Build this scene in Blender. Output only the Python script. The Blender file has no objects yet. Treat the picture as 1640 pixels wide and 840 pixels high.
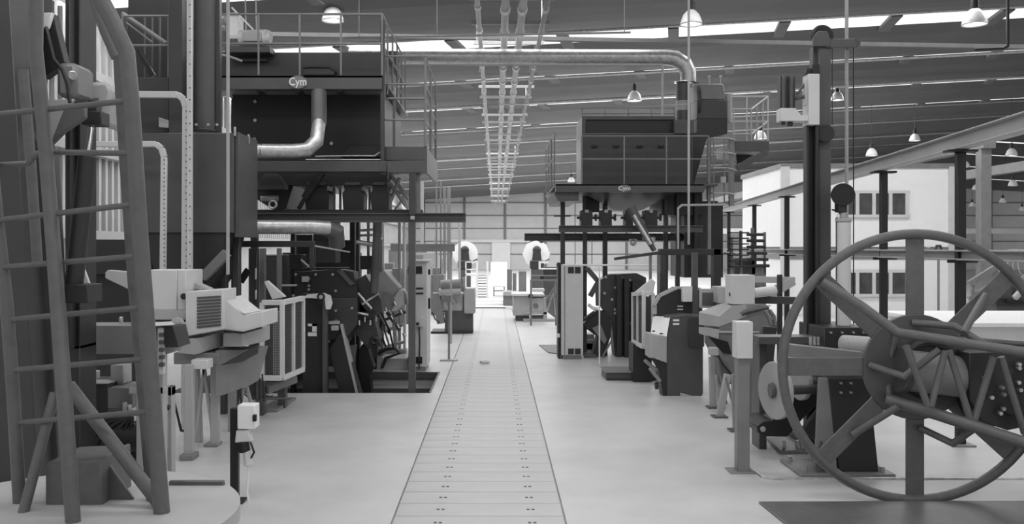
import bpy, bmesh, math, random
from mathutils import Vector as V, Matrix
random.seed(4)
C = bpy.context.scene.collection
PI = math.pi
# ---------------------------------------------------------------- camera, sky, light, exposure
F, VX, VY, H = 1400.0, 795.0, 398.0, 2.3
sc = bpy.context.scene
cd = bpy.data.cameras.new('camera'); cam = bpy.data.objects.new('camera', cd); C.objects.link(cam)
cam.location = (0, 0, H); cam.rotation_euler = (PI/2, 0, 0)
cd.sensor_width = 36; cd.lens = F/1640*36
cd.shift_x = (820-VX)/1640; cd.shift_y = -(420-VY)/1640
cd.clip_end = 400; sc.camera = cam
sc.view_settings.view_transform = 'Standard'; sc.view_settings.look = 'None'
sc.view_settings.gamma = 1; sc.view_settings.use_curve_mapping = False
sc.view_settings.exposure = 0.0
w = bpy.data.worlds.new('sky'); sc.world = w; w.use_nodes = True
w.node_tree.nodes['Background'].inputs[0].default_value = (1, 1, 1, 1)
w.node_tree.nodes['Background'].inputs[1].default_value = 0.50
def area(name, loc, sx, sy, energy, rot=(0, 0, 0)):
    l = bpy.data.lights.new(name, 'AREA'); l.shape = 'RECTANGLE'; l.size = sx; l.size_y = sy; l.energy = energy
    o = bpy.data.objects.new(name, l); C.objects.link(o); o.location = loc; o.rotation_euler = rot
    return o
STRIPS = [(18.6, 1.3), (24.3, 1.5), (30.2, 1.0), (36, .9), (42, .9), (48, .9), (54, .9), (61, 1.0), (68, 1.0), (76, 1.1), (85, 1.2)]
def roofz(x): return 8.25+.055*x if x < 32 else 8.25+.055*(64-x)
for (ys, ww) in STRIPS:                      # daylight through each rooflight strip
    for xs in (-3, 12):
        area('rooflight_daylight', (xs, ys+ww/2, roofz(xs)-.16), 13, ww, 360 if ys < 40 else 640, (0, -.055, 0))
for ys in (-.6, 5.2, 11.5):
    area('rooflight_daylight', (1.5, ys, 8.05), 17, 1.6, 330, (0, -.055, 0))
# ---------------------------------------------------------------- materials
M = {}
def mat(name, v, rough=.5, metal=0, var=.12, scale=3., emit=0, bump=0, spec=.5):
    m = bpy.data.materials.new(name); m.use_nodes = True; nt = m.node_tree; b = nt.nodes['Principled BSDF']
    b.inputs['Roughness'].default_value = rough; b.inputs['Metallic'].default_value = metal
    b.inputs['Specular IOR Level'].default_value = spec
    if emit:
        b.inputs['Base Color'].default_value = (v, v, v, 1)
        b.inputs['Emission Color'].default_value = (1, 1, 1, 1); b.inputs['Emission Strength'].default_value = emit
    else:
        tc = nt.nodes.new('ShaderNodeTexCoord'); n = nt.nodes.new('ShaderNodeTexNoise')
        n.inputs['Scale'].default_value = scale; n.inputs['Detail'].default_value = 6; n.inputs['Roughness'].default_value = .6
        r = nt.nodes.new('ShaderNodeMapRange')
        r.inputs['From Min'].default_value = .3; r.inputs['From Max'].default_value = .7
        r.inputs['To Min'].default_value = v*(1-var); r.inputs['To Max'].default_value = v*(1+var)
        nt.links.new(tc.outputs['Object'], n.inputs['Vector']); nt.links.new(n.outputs['Fac'], r.inputs['Value'])
        nt.links.new(r.outputs['Result'], b.inputs['Base Color'])
        if bump:
            bp = nt.nodes.new('ShaderNodeBump'); bp.inputs['Strength'].default_value = bump; bp.inputs['Distance'].default_value = .02
            nt.links.new(n.outputs['Fac'], bp.inputs['Height']); nt.links.new(bp.outputs['Normal'], b.inputs['Normal'])
    M[name] = m; return m
mat('black', .012, .45); mat('dark', .026, .45); mat('paint', .05, .42); mat('grey', .085, .45); mat('tube', .115, .42, scale=12, bump=.15)
mat('mid', .215, .45); mat('light', .42, .5, var=.06); mat('pale', .66, .5, var=.05); mat('white', .85, .5, var=.03)
mat('galv', .5, .38, .7, var=.25, scale=14); mat('chrome', .75, .16, 1, var=.05); mat('concrete', .56, .42, var=.09, scale=1.3, bump=.12, spec=.5)
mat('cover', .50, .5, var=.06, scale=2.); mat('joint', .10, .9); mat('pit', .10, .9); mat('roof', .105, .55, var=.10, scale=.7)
mat('rooflight', .9, emit=.85); mat('bulb', .9, emit=6); mat('wallwhite', .92, .6, var=.02); mat('wallpale', .72, .6, var=.06, scale=.6)
mat('cladding', .5, .45, var=.12, scale=1.); mat('glass', .07, .12, var=.35, scale=2.5); mat('shade', .45, .3, .2, var=.1); mat('roofbeam', .12, .6)
mat('lamp_glass', .95, .25, var=.08, scale=5); mat('letter', .8, .5); mat('badge', .2, .4)
# ---------------------------------------------------------------- mesh kit
def P(px, py, Y): return V(((px-VX)*Y/F, Y, H-(py-VY)*Y/F))
def G(px, py):
    Y = F*H/(py-VY); return V(((px-VX)*Y/F, Y, 0))
class MB:
    def __init__(s): s.bm = bmesh.new()
    def hexa(s, c):
        v = [s.bm.verts.new(p) for p in c]
        for f in ((0, 1, 2, 3), (7, 6, 5, 4), (0, 4, 5, 1), (1, 5, 6, 2), (2, 6, 7, 3), (3, 7, 4, 0)): s.bm.faces.new([v[i] for i in f])
        return s
    def box(s, x0, x1, y0, y1, z0, z1):
        return s.hexa([(x0, y0, z0), (x1, y0, z0), (x1, y0, z1), (x0, y0, z1), (x0, y1, z0), (x1, y1, z0), (x1, y1, z1), (x0, y1, z1)])
    def bp(s, a, b, c, d, Y, dep):                          # box given by its front face
        p = P(a, d, Y); q = P(c, b, Y); return s.box(p.x, q.x, Y, Y+dep, p.z, q.z)
    def poly(s, pts, off):                                  # 3D outline pushed along off
        n = len(pts); off = V(off)
        a = [s.bm.verts.new(p) for p in pts]; b = [s.bm.verts.new(V(p)+off) for p in pts]
        s.bm.faces.new(a); s.bm.faces.new(b[::-1])
        for i in range(n): s.bm.faces.new([a[i], b[i], b[(i+1) % n], a[(i+1) % n]])
        return s
    def pr(s, pts, Y, dep): return s.poly([P(x, y, Y) for x, y in pts], (0, dep, 0))
    def side(s, x, yz, t):                                  # plate in the YZ plane
        return s.poly([(x, y, z) for y, z in yz], (t, 0, 0))
    def bar(s, a, b, ww, hh, up=(0, 0, 1)):
        a, b = V(a), V(b); d = (b-a).normalized(); u = V(up)
        if abs(d.dot(u)) > .98: u = V((0, 1, 0))
        r = d.cross(u).normalized()*ww/2; u = r.cross(d).normalized()*hh/2
        return s.hexa([a-r-u, a+r-u, a+r+u, a-r+u, b-r-u, b+r-u, b+r+u, b-r+u])
    def tube(s, pts, r, n=10, closed=False):
        pts = [V(p) for p in pts]; m = len(pts); rings = []; N = None
        for i, p in enumerate(pts):
            if closed: d = (pts[(i+1) % m]-pts[i-1]).normalized()
            elif i == 0: d = (pts[1]-p).normalized()
            elif i == m-1: d = (p-pts[i-1]).normalized()
            else: d = ((p-pts[i-1]).normalized()+(pts[i+1]-p).normalized()).normalized()
            if N is None:
                N = d.cross(V((0, 0, 1)) if abs(d.z) < .9 else V((0, 1, 0))).normalized()
            N = (N-d*N.dot(d)).normalized(); B = d.cross(N)
            k = 1.
            if 0 < i < m-1 and not closed: k = 1/max(.6, d.dot((pts[i+1]-p).normalized()))
            rr = r[i] if isinstance(r, (list, tuple)) else r
            rings.append([s.bm.verts.new(p+(N*math.cos(2*PI*j/n)+B*math.sin(2*PI*j/n))*rr*(k if k < 1.3 else 1.3)) for j in range(n)])
        for i in range(m if closed else m-1):
            A, Bq = rings[i], rings[(i+1) % m]
            for j in range(n): s.bm.faces.new([A[j], A[(j+1) % n], Bq[(j+1) % n], Bq[j]])
        if not closed: s.bm.faces.new(rings[0][::-1]); s.bm.faces.new(rings[-1])
        return s
    def cyl(s, a, b, r, r2=None, n=20): return s.tube([a, b], [r, r if r2 is None else r2], n)
    def tp(s, pts, rpx, n=10):                              # tube from points (px, py, Y), radius in px at its first point
        return s.tube([P(*p) for p in pts], rpx*pts[0][2]/F, n)
    def torus(s, c, R, r, axis='y', n=64, m=12):
        c = V(c); pts = []
        for i in range(n):
            a = 2*PI*i/n; u, v = R*math.cos(a), R*math.sin(a)
            pts.append(c+(V((u, 0, v)) if axis == 'y' else V((0, u, v)) if axis == 'x' else V((u, v, 0))))
        return s.tube(pts, r, m, True)
    def lathe(s, c, prof, n=20):
        c = V(c); R = [[s.bm.verts.new(c+V((r*math.cos(2*PI*j/n), r*math.sin(2*PI*j/n), z))) for j in range(n)] for r, z in prof]
        for i in range(len(R)-1):
            for j in range(n): s.bm.faces.new([R[i][j], R[i][(j+1) % n], R[i+1][(j+1) % n], R[i+1][j]])
        return s
    def ball(s, c, r, sq=(1, 1, 1)):
        bmesh.ops.create_uvsphere(s.bm, u_segments=14, v_segments=9, radius=r, matrix=Matrix.Translation(V(c)) @ Matrix.Diagonal((*sq, 1)))
        return s
    def obj(s, name, material, bevel=.006, smooth=True):
        bmesh.ops.recalc_face_normals(s.bm, faces=s.bm.faces)
        me = bpy.data.meshes.new(name); s.bm.to_mesh(me); s.bm.free(); me.materials.append(M[material])
        if smooth:
            for p in me.polygons: p.use_smooth = True
            me.set_sharp_from_angle(angle=.6)
        o = bpy.data.objects.new(name, me); C.objects.link(o)
        if bevel:
            md = o.modifiers.new('edge', 'BEVEL'); md.width = bevel; md.segments = 1; md.limit_method = 'ANGLE'; md.angle_limit = .9
        return o
ROOTS = []
def tag(o, label, cat, group=None, kind=None):
    if label: o['label'] = label
    if cat: o['category'] = cat
    if group: o['group'] = group
    if kind: o['kind'] = kind
    return o
def thing(name, label, cat, group=None):
    o = bpy.data.objects.new(name, None); C.objects.link(o); o.empty_display_size = .2
    ROOTS.append(o); return tag(o, label, cat, group)
KEEP = {'slot_row', 'wire_mesh', 'lifting_slot', 'rating_plate', 'white_cap'}
def pieces(bm):
    bm.verts.ensure_lookup_table(); seen = set(); cs = []
    for v in bm.verts:
        if v.index in seen: continue
        st = [v]; seen.add(v.index); c = []
        while st:
            q = st.pop(); c.append(q)
            for e in q.link_edges:
                o = e.other_vert(q)
                if o.index not in seen: seen.add(o.index); st.append(o)
        cs.append((c, [min(q.co[k] for q in c) for k in range(3)], [max(q.co[k] for q in c) for k in range(3)]))
    done = False
    while not done:
        done = True
        for i in range(len(cs)):
            for j in range(i+1, len(cs)):
                if all(cs[i][1][k] <= cs[j][2][k]+.012 and cs[j][1][k] <= cs[i][2][k]+.012 for k in range(3)):
                    a, b = cs[i], cs[j]
                    cs[i] = (a[0]+b[0], [min(a[1][k], b[1][k]) for k in range(3)], [max(a[2][k], b[2][k]) for k in range(3)]); cs.pop(j); done = False; break
            if not done: break
    return cs
def part(t, name, material, mb, label=None, bevel=.006):
    mb.bm.verts.index_update()
    if name not in KEEP and len(mb.bm.verts) < 4000:
        cs = pieces(mb.bm)
        if 1 < len(cs) <= 12:
            first = None
            for c, _, _ in cs:
                ids = {v.index for v in c}; nb = MB(); mp = {}
                for v in c: mp[v.index] = nb.bm.verts.new(v.co)
                for f in mb.bm.faces:
                    if f.verts[0].index in ids: nb.bm.faces.new([mp[v.index] for v in f.verts])
                o = nb.obj(name, material, bevel); o.parent = t
                if label: o['label'] = label
                first = first or o
            mb.bm.free(); return first
    o = mb.obj(name, material, bevel); o.parent = t
    if label: o['label'] = label
    return o
def solo(name, material, mb, label, cat, group=None, bevel=.006):
    o = mb.obj(name, material, bevel); ROOTS.append(o); return tag(o, label, cat, group)
def struct(name, material, mb, bevel=0, parent=None):
    o = mb.obj(name, material, bevel); o['kind'] = 'structure'
    if parent: o.parent = parent
    return o
def walk(o):
    yield o
    for c in o.children: yield from walk(c)
def fin(root):                                               # put the thing's origin at its base
    if root.get('done_') or root not in ROOTS: return
    bpy.context.view_layer.update()
    ms = [o for o in walk(root) if o.type == 'MESH']
    if not ms: return
    lo = V((1e9,)*3); hi = V((-1e9,)*3)
    for o in ms:
        for v in o.data.vertices:
            for k in range(3): lo[k] = min(lo[k], v.co[k]); hi[k] = max(hi[k], v.co[k])
    base = V(((lo.x+hi.x)/2, (lo.y+hi.y)/2, lo.z))
    for me in {o.data for o in ms}: me.transform(Matrix.Translation(-base))
    root.location = base; ROOTS.remove(root)
def dup(root, loc=None, rotz=0, label=None, scale=1):
    fin(root)
    def rec(o, par):
        c = o.copy(); C.objects.link(c); c.parent = par
        for ch in o.children: rec(ch, c)
        return c
    c = rec(root, None)
    if loc is not None: c.location = loc
    c.rotation_euler = (0, 0, rotz); c.scale = (scale,)*3
    if label: c['label'] = label
    return c
def guard(t, pts, h=1.05, spacing=1.2, r=.02, m='grey', posts=None):
    """guard rail along 3D deck points: rails as the part, each post its sub-part"""
    pts = [V(p) for p in pts]
    g = part(t, 'guard_rail', m, MB().tube([p+V((0, 0, h)) for p in pts], r, 8), bevel=0)
    part(g, 'middle_rail', m, MB().tube([p+V((0, 0, h*.52)) for p in pts], r, 8), bevel=0)
    ps = []
    for a, b in zip(pts, pts[1:]):
        n = max(1, round((b-a).length/spacing)); ps += [a.lerp(b, i/n) for i in range(n)]
    ps.append(pts[-1])
    for p in (posts or ps): part(g, 'rail_post', m, MB().cyl(p, p+V((0, 0, h)), r, n=8), bevel=0)
    return g
def bolts(t, pts, r=.025, m='galv'):
    if r > .03: r = .022
    for p in pts: part(t, 'bolt', m, MB().cyl(V(p)+V((0, .01, 0)), V(p)+V((0, -.025, 0)), r, n=8), bevel=0)
def text(t, s, loc, size, material, sx=1.):
    cu = bpy.data.curves.new('lettering', 'FONT'); cu.body = s; cu.size = size; cu.extrude = .004; cu.align_x = 'CENTER'; cu.align_y = 'CENTER'; cu.offset = size*.012
    tmp = bpy.data.objects.new('tmp', cu); C.objects.link(tmp); bpy.context.view_layer.update()
    me = bpy.data.meshes.new_from_object(tmp.evaluated_get(bpy.context.evaluated_depsgraph_get()))
    bpy.data.objects.remove(tmp)
    me.transform(Matrix.Translation(V(loc)) @ Matrix.Rotation(PI/2, 4, 'X') @ Matrix.Diagonal((sx, 1, 1, 1)))
    me.materials.clear(); me.materials.append(M[material])
    o = bpy.data.objects.new('lettering', me); C.objects.link(o); o.parent = t; return o
def hbar(a, b, t, ww, hh):                                    # rolled H section between two points
    a, b = V(a), V(b); d = (b-a).normalized()
    mb = MB(); up = V((0, 0, 1)) if abs(d.z) < .9 else V((0, 1, 0))
    r = d.cross(up).normalized(); u = r.cross(d).normalized()
    for k in (-1, 1): mb.bar(a+u*k*hh/2, b+u*k*hh/2, ww, t, u)
    mb.bar(a, b, t, hh, u); return mb

# ================================================================ THE SETTING
# floor with the machine pit left out
px0, px1, pyf, pyb = -5.2, -1.04, 13.88, 16.2
fl = MB()
for (a, b, c, d) in ((-12, px0, -4, 100), (px0, px1, -4, pyf), (px0, px1, pyb, 100), (px1, -.885, -4, 100), (.59, 62, -4, 100)): fl.box(a, b, c, d, -.3, 0)
fl.box(-.885, .59, -4, 7.1, -.3, 0); fl.box(-.885, .59, 33.39, 100, -.3, 0); fl.box(-.885, .59, 7.1, 33.39, -.3, -.03)
struct('floor', 'concrete', fl)
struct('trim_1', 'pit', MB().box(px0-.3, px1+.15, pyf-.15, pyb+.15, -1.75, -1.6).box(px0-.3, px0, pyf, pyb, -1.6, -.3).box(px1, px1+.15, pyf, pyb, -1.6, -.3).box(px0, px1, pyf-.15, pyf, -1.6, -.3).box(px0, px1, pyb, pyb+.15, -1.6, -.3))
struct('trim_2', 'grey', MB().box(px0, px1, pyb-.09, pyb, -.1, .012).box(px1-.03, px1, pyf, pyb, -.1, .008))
# trench covers
def cover(w0, y):
    t = thing('trench_cover', 'pale rectangular concrete trench cover plate with two lifting slots, in the aisle', 'cover', 'trench cover plates down the central aisle')
    part(t, 'plate', 'cover', MB().box(-.868, .573, y+.006, y+.364, -.03, .004), bevel=.004)
    for x in (-.49, .30): part(t, 'lifting_slot', 'dark', MB().box(x-.035, x-.008, y+.17, y+.205, 0, .0055).box(x+.008, x+.035, y+.17, y+.205, 0, .0055), bevel=0)
    return t
c0 = cover(0, 7.12); fin(c0)
ONES = ['', 'first', 'second', 'third', 'fourth', 'fifth', 'sixth', 'seventh', 'eighth', 'ninth', 'tenth', 'eleventh', 'twelfth', 'thirteenth', 'fourteenth', 'fifteenth', 'sixteenth', 'seventeenth', 'eighteenth', 'nineteenth']
def ordinal(n):
    if n < 20: return ONES[n]
    a = {20: 'twentieth', 30: 'thirtieth', 40: 'fortieth', 50: 'fiftieth', 60: 'sixtieth', 70: 'seventieth'}
    return a[n] if n in a else {2: 'twenty-', 3: 'thirty-', 4: 'forty-', 5: 'fifty-', 6: 'sixty-', 7: 'seventy-'}[n//10]+ONES[n % 10]
c0['label'] = 'pale trench cover plate nearest the camera, cut by the bottom of the picture'
for i in range(1, 71):
    dup(c0, c0.location+V((0, .37*i, 0)), label='pale trench cover plate with two slots, %s from the near end of the aisle' % ordinal(i+1))
# roof: shallow vaulted shells with rooflight strips between, rising to the right
edges = [4.0]+[s for st in STRIPS for s in (st[0], st[0]+st[1])]+[96]
ce = MB()
def shell(y0, y1, x0, x1, depth=.34, n=8):
    for k in range(n):
        t0, t1 = k/n, (k+1)/n
        a0, a1 = y0+(y1-y0)*t0, y0+(y1-y0)*t1
        def dz(t): return -depth*math.sin(PI*t)**.6
        q = []
        for (x, y, t, e) in ((x0, a0, t0, 0), (x1, a0, t0, 0), (x1, a0, t0, .3), (x0, a0, t0, .3), (x0, a1, t1, 0), (x1, a1, t1, 0), (x1, a1, t1, .3), (x0, a1, t1, .3)):
            q.append((x, y, roofz(x)+(e+.3 if e else dz(t))))
        ce.hexa(q)
segs = [(-4, -1.4), (.2, 4.4), (6.0, 10.7), (12.3, 18.6)]+[(STRIPS[i][0]+STRIPS[i][1], STRIPS[i+1][0]) for i in range(len(STRIPS)-1)]+[(86.2, 96)]
for (a, b) in segs:
    shell(a, b, -9.4, 32); shell(a, b, 32, 62)
struct('ceiling', 'roof', ce)
for i, (ys, ww) in enumerate([(10.7, 1.6)]+STRIPS+[(4.4, 1.6), (-1.4, 1.6)]):
    mb = MB()
    for (x0, x1) in ((-9.4, 32), (32, 62)):
        mb.hexa([(x0, ys, roofz(x0)+.0), (x1, ys, roofz(x1)+.0), (x1, ys, roofz(x1)+.04), (x0, ys, roofz(x0)+.04), (x0, ys+ww, roofz(x0)+.0), (x1, ys+ww, roofz(x1)+.0), (x1, ys+ww, roofz(x1)+.04), (x0, ys+ww, roofz(x0)+.04)])
    wnd = struct('window_%d' % (i+1), 'rooflight', mb)
    if i < 6:
        for x in [-7.5+3.1*k for k in range(12)]:
            struct('window_strut', 'roofbeam', MB().bar((x, ys-.1, roofz(x)-.09), (x+.35, ys+ww+.1, roofz(x)-.09), .3, .1), parent=wnd)
# walls
mb = MB()
mb.box(-9.5, -9.3, 6, 96, 0, 7.9)
struct('wall_left', 'cladding', mb)
mb = MB()
for i in range(260):
    y = 8+i*.34; mb.box(-9.3, -9.2, y, y+.12, 2.6, 7.45)
struct('trim_3', 'cladding', mb)
mb = MB()
for z in (2.5, 4.4, 6.1): mb.box(-9.3, -9.02, 6, 95, z, z+.2)
struct('trim_4', 'light', mb)
wf = MB().box(-9.5, 62, 95, 95.3, 0, 11)
struct('wall_back', 'wallpale', wf)
mb = MB()
for z in (1.6, 3.0, 4.4, 5.8, 7.2): mb.box(-9.5, 62, 94.93, 95, z, z+.12)
for i in range(16): mb.box(-8+4.4*i, -7.75+4.4*i, 94.85, 95, 0, 10)
struct('trim_5', 'mid', mb)
d1 = struct('door_1', 'wallwhite', MB().box(-.5, 1.5, 94.7, 94.9, 0, 3.1))
struct('trim_6', 'white', MB().box(-5.2, 3.6, 94.6, 94.9, 2.95, 3.25))
# office building inside the hall
bx0, bx1, by0, by1, bz = 9.8, 15.75, 30, 34.8, 5.05
mb = MB().box(bx0, bx1, by0, by1, 0, 2.15).box(bx0, bx1, by0, by1, 2.35, bz)
struct('wall_office', 'wallwhite', mb)
struct('trim_7', 'mid', MB().box(bx0-.03, bx1+.02, by0-.03, by1, 1.92, 2.3).box(bx0-.06, bx1+.06, by0-.06, by1+.06, bz, bz+.16))
for x in (bx0-.06, bx1-.25): struct('trim_8', 'pale', MB().box(x, x+.3, by0-.09, by0, 0, bz+.05))
def offwin(n, px_a, px_b, pya, pyb_, npan):
    a, b = P(px_a, pyb_, 29.95), P(px_b, pya, 29.95); t = (b.x-a.x)/npan
    fr = MB().box(a.x-.1, b.x+.1, 29.9, 29.98, a.z-.1, a.z).box(a.x-.1, b.x+.1, 29.9, 29.98, b.z, b.z+.1)
    for i in range(npan+1): fr.box(a.x+t*i-.06, a.x+t*i+.06, 29.9, 29.98, a.z, b.z)
    f = struct('window_%d' % n, 'pale', fr)
    for i in range(npan):
        p = MB().box(a.x+t*i+.06, a.x+t*(i+1)-.06, 29.93, 29.97, a.z, b.z).obj('pane', 'glass', 0); p.parent = f
offwin(15, 1346, 1452, 310, 344, 4); offwin(16, 1346, 1452, 437, 471, 4)
for (x, y) in ((16.2, 28.9), (22.5, 29), (21, 42), (26, 42)):
    struct('trim_9', 'mid', MB().box(x-.17, x+.17, y, y+.34, 0, 5.6))
struct('trim_11', 'mid', MB().box(16.0, 16.4, 28.7, 95, 5.6, 6.0).box(22.3, 22.7, 28.7, 95, 5.6, 6.0))
struct('trim_10', 'pale', MB().box(7.5, 62, 48, 48.3, 3.1, 3.4))

# ================================================================ RIGHT FOREGROUND: spoked wheel and truss arm
t = thing('spoked_wheel', 'big grey tubular spoked wheel with a welded truss arm, standing on the floor at right', 'wheel')
Yw = 7.95; c = P(1466, 588, Yw); R = 213*Yw/F
part(t, 'rim', 'tube', MB().torus(c, R, .045, 'y', 72, 12), bevel=0)
for k, ang in enumerate((90, 44, 0, -42, -90, -135, 180, 137)):
    a = math.radians(ang); d = V((math.cos(a), 0, math.sin(a))); n = V((-d.z, 0, d.x))
    p = c+d*.40; q = c+d*(R-.01); hw = .082
    part(t, 'spoke', 'tube', MB().poly([p-n*hw, q-n*hw, q+n*hw, p+n*hw], (0, .022, 0)).bar(p+V((0, .05, 0)), q+V((0, .05, 0)), .02, .1, n), bevel=.004)
part(t, 'hub_disc', 'grey', MB().cyl(c+V((0, -.02, 0)), c+V((0, .03, 0)), .48, n=48))
part(t, 'hub_bore', 'dark', MB().torus(c+V((.1, -.05, 0)), .24, .05, 'y', 30, 8), bevel=0)
yt = 7.62
part(t, 'top_chord', 'tube', MB().tp([(1318, 452, 7.9), (1380, 491, yt+.1), (1437, 533, yt), (1545, 550, 7.45), (1700, 574, 7.1)], 7.5, 12), bevel=0)
part(t, 'bottom_chord', 'tube', MB().tp([(1420, 640, 7.85), (1500, 664, yt), (1700, 729, 7.2)], 9.5, 12), bevel=0)
part(t, 'rear_chord', 'tube', MB().tp([(1495, 541, 8.1), (1640, 552, 8.0), (1720, 556, 7.9)], 5, 10), bevel=0)
for a, b in (((1451, 554), (1486, 651)), ((1514, 562), (1491, 651)), ((1520, 562), (1554, 674)), ((1591, 572), (1560, 674)), ((1603, 572), (1641, 695)), ((1690, 585), (1650, 695))):
    part(t, 'lattice_brace', 'tube', MB().tp([(*a, 7.52), (*b, 7.52)], 5.5, 10), bevel=0)
for pts in ([(1462, 517, 7.92), (1529, 523, 7.7), (1575, 551, 7.55)], [(1393, 585, 7.92), (1449, 604, 7.65), (1505, 560, 7.55)], [(1366, 697, 7.92), (1438, 652, 7.7)], [(1474, 686, 7.92), (1526, 711, 7.7), (1556, 690, 7.6)], [(1578, 473, 7.92), (1543, 534, 7.6)], [(1436, 533, 7.9), (1420, 600, 8.0), (1425, 640, 7.9)]):
    part(t, 'bent_stay', 'tube', MB().tp(pts, 5.5, 10), bevel=0)
t = thing('steel_drum_shaft', 'short smooth grey drum behind the spoked wheel hub, ending at a dark bolted plate', 'drum')
part(t, 'drum', 'mid', MB().cyl(P(1440, 592, 7.86), P(1556, 606, 7.86), .185, n=32))
part(t, 'collar', 'grey', MB().cyl(P(1438, 592, 7.86), P(1450, 593, 7.86), .21, n=32))
part(t, 'end_plate', 'dark', MB().pr([(1553, 566), (1700, 560), (1700, 672), (1614, 690), (1572, 676), (1553, 640)], 7.66, .4))
part(t, 'round_boss', 'black', MB().cyl(P(1632, 622, 7.66), P(1632, 622, 7.62), .25, n=32))
bolts(t, [P(x, y, 7.615) for x, y in ((1604, 621), (1587, 637), (1607, 632), (1630, 613), (1633, 625), (1631, 584), (1631, 590), (1606, 655), (1601, 662), (1650, 640))]+[P(1576, 606, 7.65)], .018)
part(t, 'support_leg', 'dark', MB().box(4.85, 5.15, 7.7, 8.0, 0, .8))
# pedestal behind the wheel
t = thing('tapered_pedestal', 'dark tapered steel pedestal on a floor plate, seen through the spoked wheel', 'pedestal')
part(t, 'front_plate', 'dark', MB().pr([(1326, 606), (1392, 606), (1408, 763), (1344, 758)], 8.85, .35))
part(t, 'side_web', 'mid', MB().pr([(1312, 606), (1327, 606), (1342, 756), (1306, 748)], 8.86, .05))
part(t, 'lower_gusset', 'grey', MB().pr([(1318, 708), (1330, 750), (1306, 752)], 8.8, .06))
part(t, 'base_plate', 'mid', MB().box(3.05, 4.0, 8.75, 9.4, 0, .035))
bolts(t, [P(x, y, 8.84) for x, y in ((1346, 614), (1362, 614), (1346, 629), (1362, 629))], .012, 'galv')
for x, y in ((3.12, 8.85), (3.9, 8.85), (3.12, 9.3)): part(t, 'anchor_nut', 'galv', MB().cyl((x, y, .03), (x, y, .09), .03, n=6), bevel=0)
t = thing('roller_bed', 'dark roller bed with a pale roller and a long light beam, behind the wheel spokes', 'machine')
part(t, 'frame_box', 'dark', MB().bp(1320, 525, 1392, 606, 9.6, .8))
part(t, 'pale_roller', 'light', MB().cyl(P(1352, 553, 9.2), P(1410, 557, 9.2), .105, n=28).ball(P(1352, 553, 9.2), .105, (.5, 1, 1)))
part(t, 'tie_beam', 'mid', MB().poly([P(1255, 551, 8.9), P(1385, 565, 8.9), P(1385, 580, 8.9), P(1255, 572, 8.9)], (0, .15, 0)))
part(t, 'cross_frame', 'grey', MB().bp(1215, 540, 1325, 552, 9.8, .3).bp(1216, 552, 1228, 745, 10, .3))
bolts(t, [P(x, 533, 9.58) for x in (1330, 1348, 1366, 1382)], .012)
for i in range(3): part(t, 'valve', 'galv', MB().cyl(P(1298+6*i, 553, 9.5), P(1298+6*i, 540, 9.5), .017, n=8), bevel=0)
t = thing('drive_housing', 'black drive housing with a round pin, low at the left of the spoked wheel', 'machine')
part(t, 'housing', 'dark', MB().pr([(1251, 606), (1318, 606), (1318, 640), (1285, 672), (1262, 700), (1226, 700), (1214, 694), (1212, 684), (1222, 676), (1237, 674), (1250, 660)], 9.6, .5))
part(t, 'gusset', 'grey', MB().pr([(1312, 655), (1312, 712), (1285, 690)], 9.4, .08))
part(t, 'round_pin', 'light', MB().cyl(P(1222, 688, 9.6), P(1222, 688, 9.55), .03, n=20))
part(t, 'base_plate', 'mid', MB().poly([G(1228, 706), G(1249, 728), G(1322, 728), G(1322, 700)], (0, 0, .04)))
for x in (1256, 1277, 1284, 1290): part(t, 'stud', 'galv', MB().cyl(G(x, 724), G(x, 724)+V((0, 0, .13)), .02, n=8), bevel=0)
p = P(1242, 626, 9.1)
t = thing('flange_disc', 'tall pale flange disc on edge beside the rim of the spoked wheel', 'disc')
part(t, 'disc', 'light', MB().cyl(p+V((-.02, 0, 0)), p+V((.025, .012, 0)), .30, n=36))
part(t, 'hub', 'grey', MB().cyl(p+V((-.06, 0, 0)), p+V((-.02, 0, 0)), .08, n=20))
part(t, 'shaft', 'grey', MB().cyl(p, p+V((.55, .1, 0)), .05, n=16))
p = P(1283, 612, 9.45)
t = thing('flange_disc', 'small pale flange disc on edge, further right behind the wheel rim', 'disc')
part(t, 'disc', 'light', MB().cyl(p+V((-.03, 0, 0)), p+V((.02, .012, 0)), .2, n=30)); part(t, 'hub', 'grey', MB().cyl(p+V((.0, 0, 0)), p+V((.3, .05, 0)), .05, n=16))
# tall lifting column
t = thing('lifting_column', 'tall dark lifting column with a pulley on top and a white sliding box', 'column')
Yc = 10.2
part(t, 'mast', 'grey', MB().bp(1312, 74, 1331, 700, Yc, .28).bp(1302, 74, 1312, 118, Yc+.08, .12))
part(t, 'guide_rail', 'dark', MB().bp(1292, 200, 1312, 700, Yc-.02, .05).bp(1292, 200, 1296, 700, Yc-.1, .12).bp(1306, 200, 1312, 700, Yc-.12, .12), 'dark channel guide')
part(t, 'base_block', 'dark', MB().box(P(1292, 0, Yc).x-.1, P(1331, 0, Yc).x+.1, Yc-.2, Yc+.5, 0, .12))
part(t, 'sliding_box', 'pale', MB().bp(1295, 118, 1313, 200, Yc-.16, .2).bp(1290, 126, 1295, 168, Yc-.1, .1), 'white box')
part(t, 'stop_block', 'black', MB().bp(1301, 103, 1313, 118, Yc-.12, .12).bp(1292, 109, 1298, 118, Yc-.1, .1))
w_ = part(t, 'pulley', 'dark', MB().torus(P(1317, 58, Yc+.05), .105, .03, 'y', 32, 8).cyl(P(1317, 58, Yc+.02), P(1317, 58, Yc+.08), .1, n=28), bevel=0)
part(t, 'pulley_bracket', 'grey', MB().pr([(1303, 74), (1303, 60), (1310, 50), (1325, 50), (1330, 62), (1330, 74)], Yc-.04, .06))
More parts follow.
